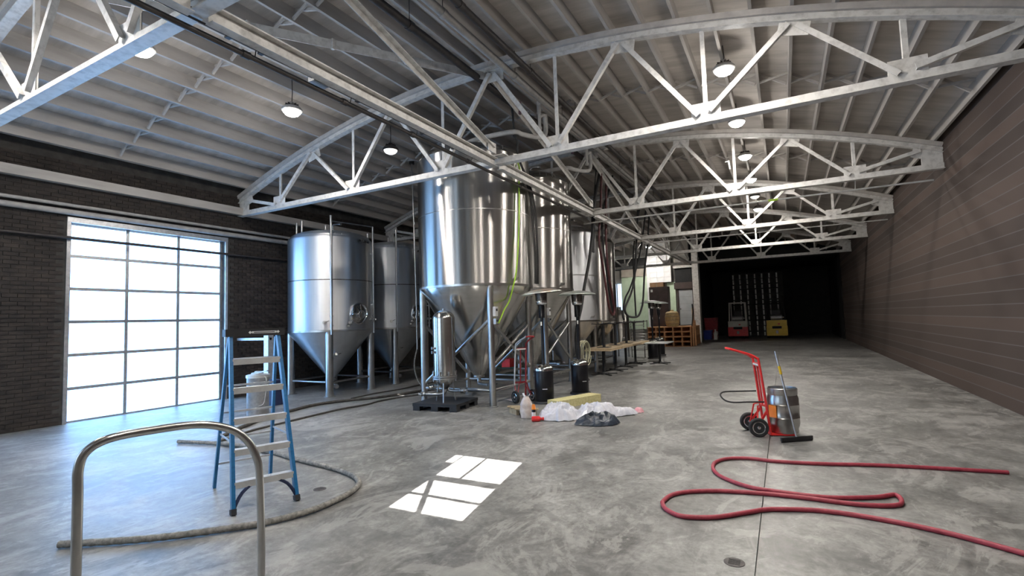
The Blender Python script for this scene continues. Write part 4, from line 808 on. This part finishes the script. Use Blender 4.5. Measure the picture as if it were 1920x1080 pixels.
def forklift(label, loc, body, low, guard, rz=0):
    t = thing('forklift', label, 'forklift', loc, rz, 'forklifts in the dark bay')
    MB().box((0, 1.0, .98), (1.14, 1.7, .40)).box((0, .22, .98), (1.20, .40, .42)).build('hood', body, t)
    c_ = MB().box((0, .20, .48), (1.24, .44, .62)).box((0, .95, .45), (1.05, 1.5, .5)).build('counterweight', low, t); MB().box((0, -.03, .72), (.55, .02, .16)).build('grille', 'black_paint_and_shade', c_); MB().box((0, -.03, .42), (.14, .04, .2)).build('tow_pin', 'burner', c_)
    for s in (-1, 1):
        MB().bar((s*.52, .12, 1.15), (s*.48, .25, 2.42), .07, .07).build('rear_post', guard, t); MB().bar((s*.50, 1.75, .6), (s*.47, 1.4, 2.42), .06, .06).build('front_post', guard, t)
        for y, r in ((.35, .22), (1.65, .30)): MB().lathe([(.10, -.09), (r, -.1), (r, .1), (.10, .09)], 24, (s*.50, y, r), rot_to((1, 0, 0))).build('wheel', 'rubber', t)
        MB().box((s*.25, 2.05, 1.25), (.08, .12, 2.3)).build('mast_rail', 'black_paint_and_shade', t); MB().box((s*.22, 2.6, .10), (.12, 1.0, .05)).build('fork', 'black_paint_and_shade', t)
    MB().box((0, .25, 2.44), (1.04, .07, .06)).box((0, 1.4, 2.44), (1.0, .07, .06)).box((-.49, .82, 2.44), (.06, 1.2, .06)).box((.49, .82, 2.44), (.06, 1.2, .06)).build('roof_frame', guard, t)
    for k in range(4): MB().box((-.3+.2*k, .82, 2.44), (.04, 1.12, .03)).build('roof_bar', guard, t)
    g_ = MB().tube([(-.36, .30, 1.38), (-.32, .30, 1.38), (.32, .30, 1.38), (.36, .30, 1.38)], [.09, .17, .17, .09], 20).build('gas_cylinder', 'galvanised', t); MB().tube([(.36, .30, 1.38), (.44, .30, 1.38)], .05, 12).build('cylinder_valve', 'chrome', g_)
    MB().box((0, .95, 1.30), (.5, .5, .25)).box((0, .72, 1.62), (.46, .1, .5)).build('seat', 'black_plastic', t)
    MB().tube([(.16*math.cos(k*PI/8), 1.45+.05*math.sin(k*PI/8), 1.62+.15*math.sin(k*PI/8)) for k in range(16)], .015, 8, closed=True).build('steering_wheel', 'black_plastic', t)
    MB().box((.12, -.04, .95), (.12, .02, .06)).build('rear_light', 'red_paint', t)
    return t
forklift('white and red forklift seen from behind in the dark bay', (-2.78, 37.5, 0), 'cream_paint', 'red_paint', 'cream_paint')
forklift('yellow forklift seen from behind, right of the white and red one', (-.42, 37.5, 0), 'yellow_paint', 'yellow_paint', 'black_paint_and_shade')
rx = thing('storage_bin', 'dark red bin standing behind the blue crate', 'bin', (-4.45, 37.9, 0)); frustum(MB(), (-4.5, 37.9, 0), (.38, .3), (.42, .34), 1.4).build('body', 'dark_red_paint', rx, True); MB().span(-4.94, -4.06, 37.54, 38.26, 1.4, 1.47).build('lid', 'dark_red_paint', rx, True)
bx_ = thing('blue_crate', 'blue plastic crate at the edge of the dark bay', 'crate', (-4.6, 36.6, 0))
frustum(MB(), (-4.62, 36.6, 0), (.26, .22), (.30, .26), .58).build('body', 'blue_plastic', bx_, True); MB().span(-4.94, -4.30, 36.32, 36.88, .58, .64).build('rim', 'blue_plastic', bx_, True)
bt = thing('white_jug', 'white plastic jug beside the blue crate', 'jug', (-4.10, 36.4, 0)); MB().lathe([(.11, 0), (.12, .03), (.12, .44), (.05, .58), (.05, .66)], 20).build('body', 'white_print', bt); MB().lathe([(.055, .64), (.055, .70), (0, .70)], 16).build('cap', 'white_print', bt); MB().tube(spline([(.06, 0, .55), (.14, 0, .52), (.15, 0, .40), (.12, 0, .34)], 4), .014, 8).build('handle', 'white_print', bt)
# wrapped stacks in the dark bay
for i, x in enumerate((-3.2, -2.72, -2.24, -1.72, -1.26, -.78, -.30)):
    t = thing('wrapped_stack', ['leftmost', 'second', 'third', 'fourth', 'fifth', 'sixth', 'rightmost'][i]+' tall dark stack with pale painted glints on its wrapped edge at the back of the bay', 'stack', (x+.2, 41.4, 0), 0, 'wrapped stacks in the dark bay')
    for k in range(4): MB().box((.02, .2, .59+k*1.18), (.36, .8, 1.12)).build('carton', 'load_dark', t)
    for k in range(12): MB().box((-.19+random.uniform(-.012, .012), -.21, .2+k*.385), (.10, .05, .34 if k % 3 else .26)).build('edge_glint', 'wrap', t)  # pale strips put the glints of the wrapping into the colour

# floor drains
for (x, y, r), lb in zip(((-.395, 3.83, .068), (-4.39, 3.77, .065)), ('round iron floor drain at the lower right', 'round iron floor drain inside the curve of the grey hose')):
    dr = thing('floor_drain', lb, 'drain', (x, y, 0), 0, 'floor drains'); MB().lathe([(r, 0), (r, .003), (r*.88, .0035), (0, .0035)], 28).build('cover', 'drain_iron', dr)
    for k in range(5): MB().box((0, -r*.5+k*r*.25, .004), (r*1.1, r*.08, .002)).build('slot', 'black_paint_and_shade', dr)
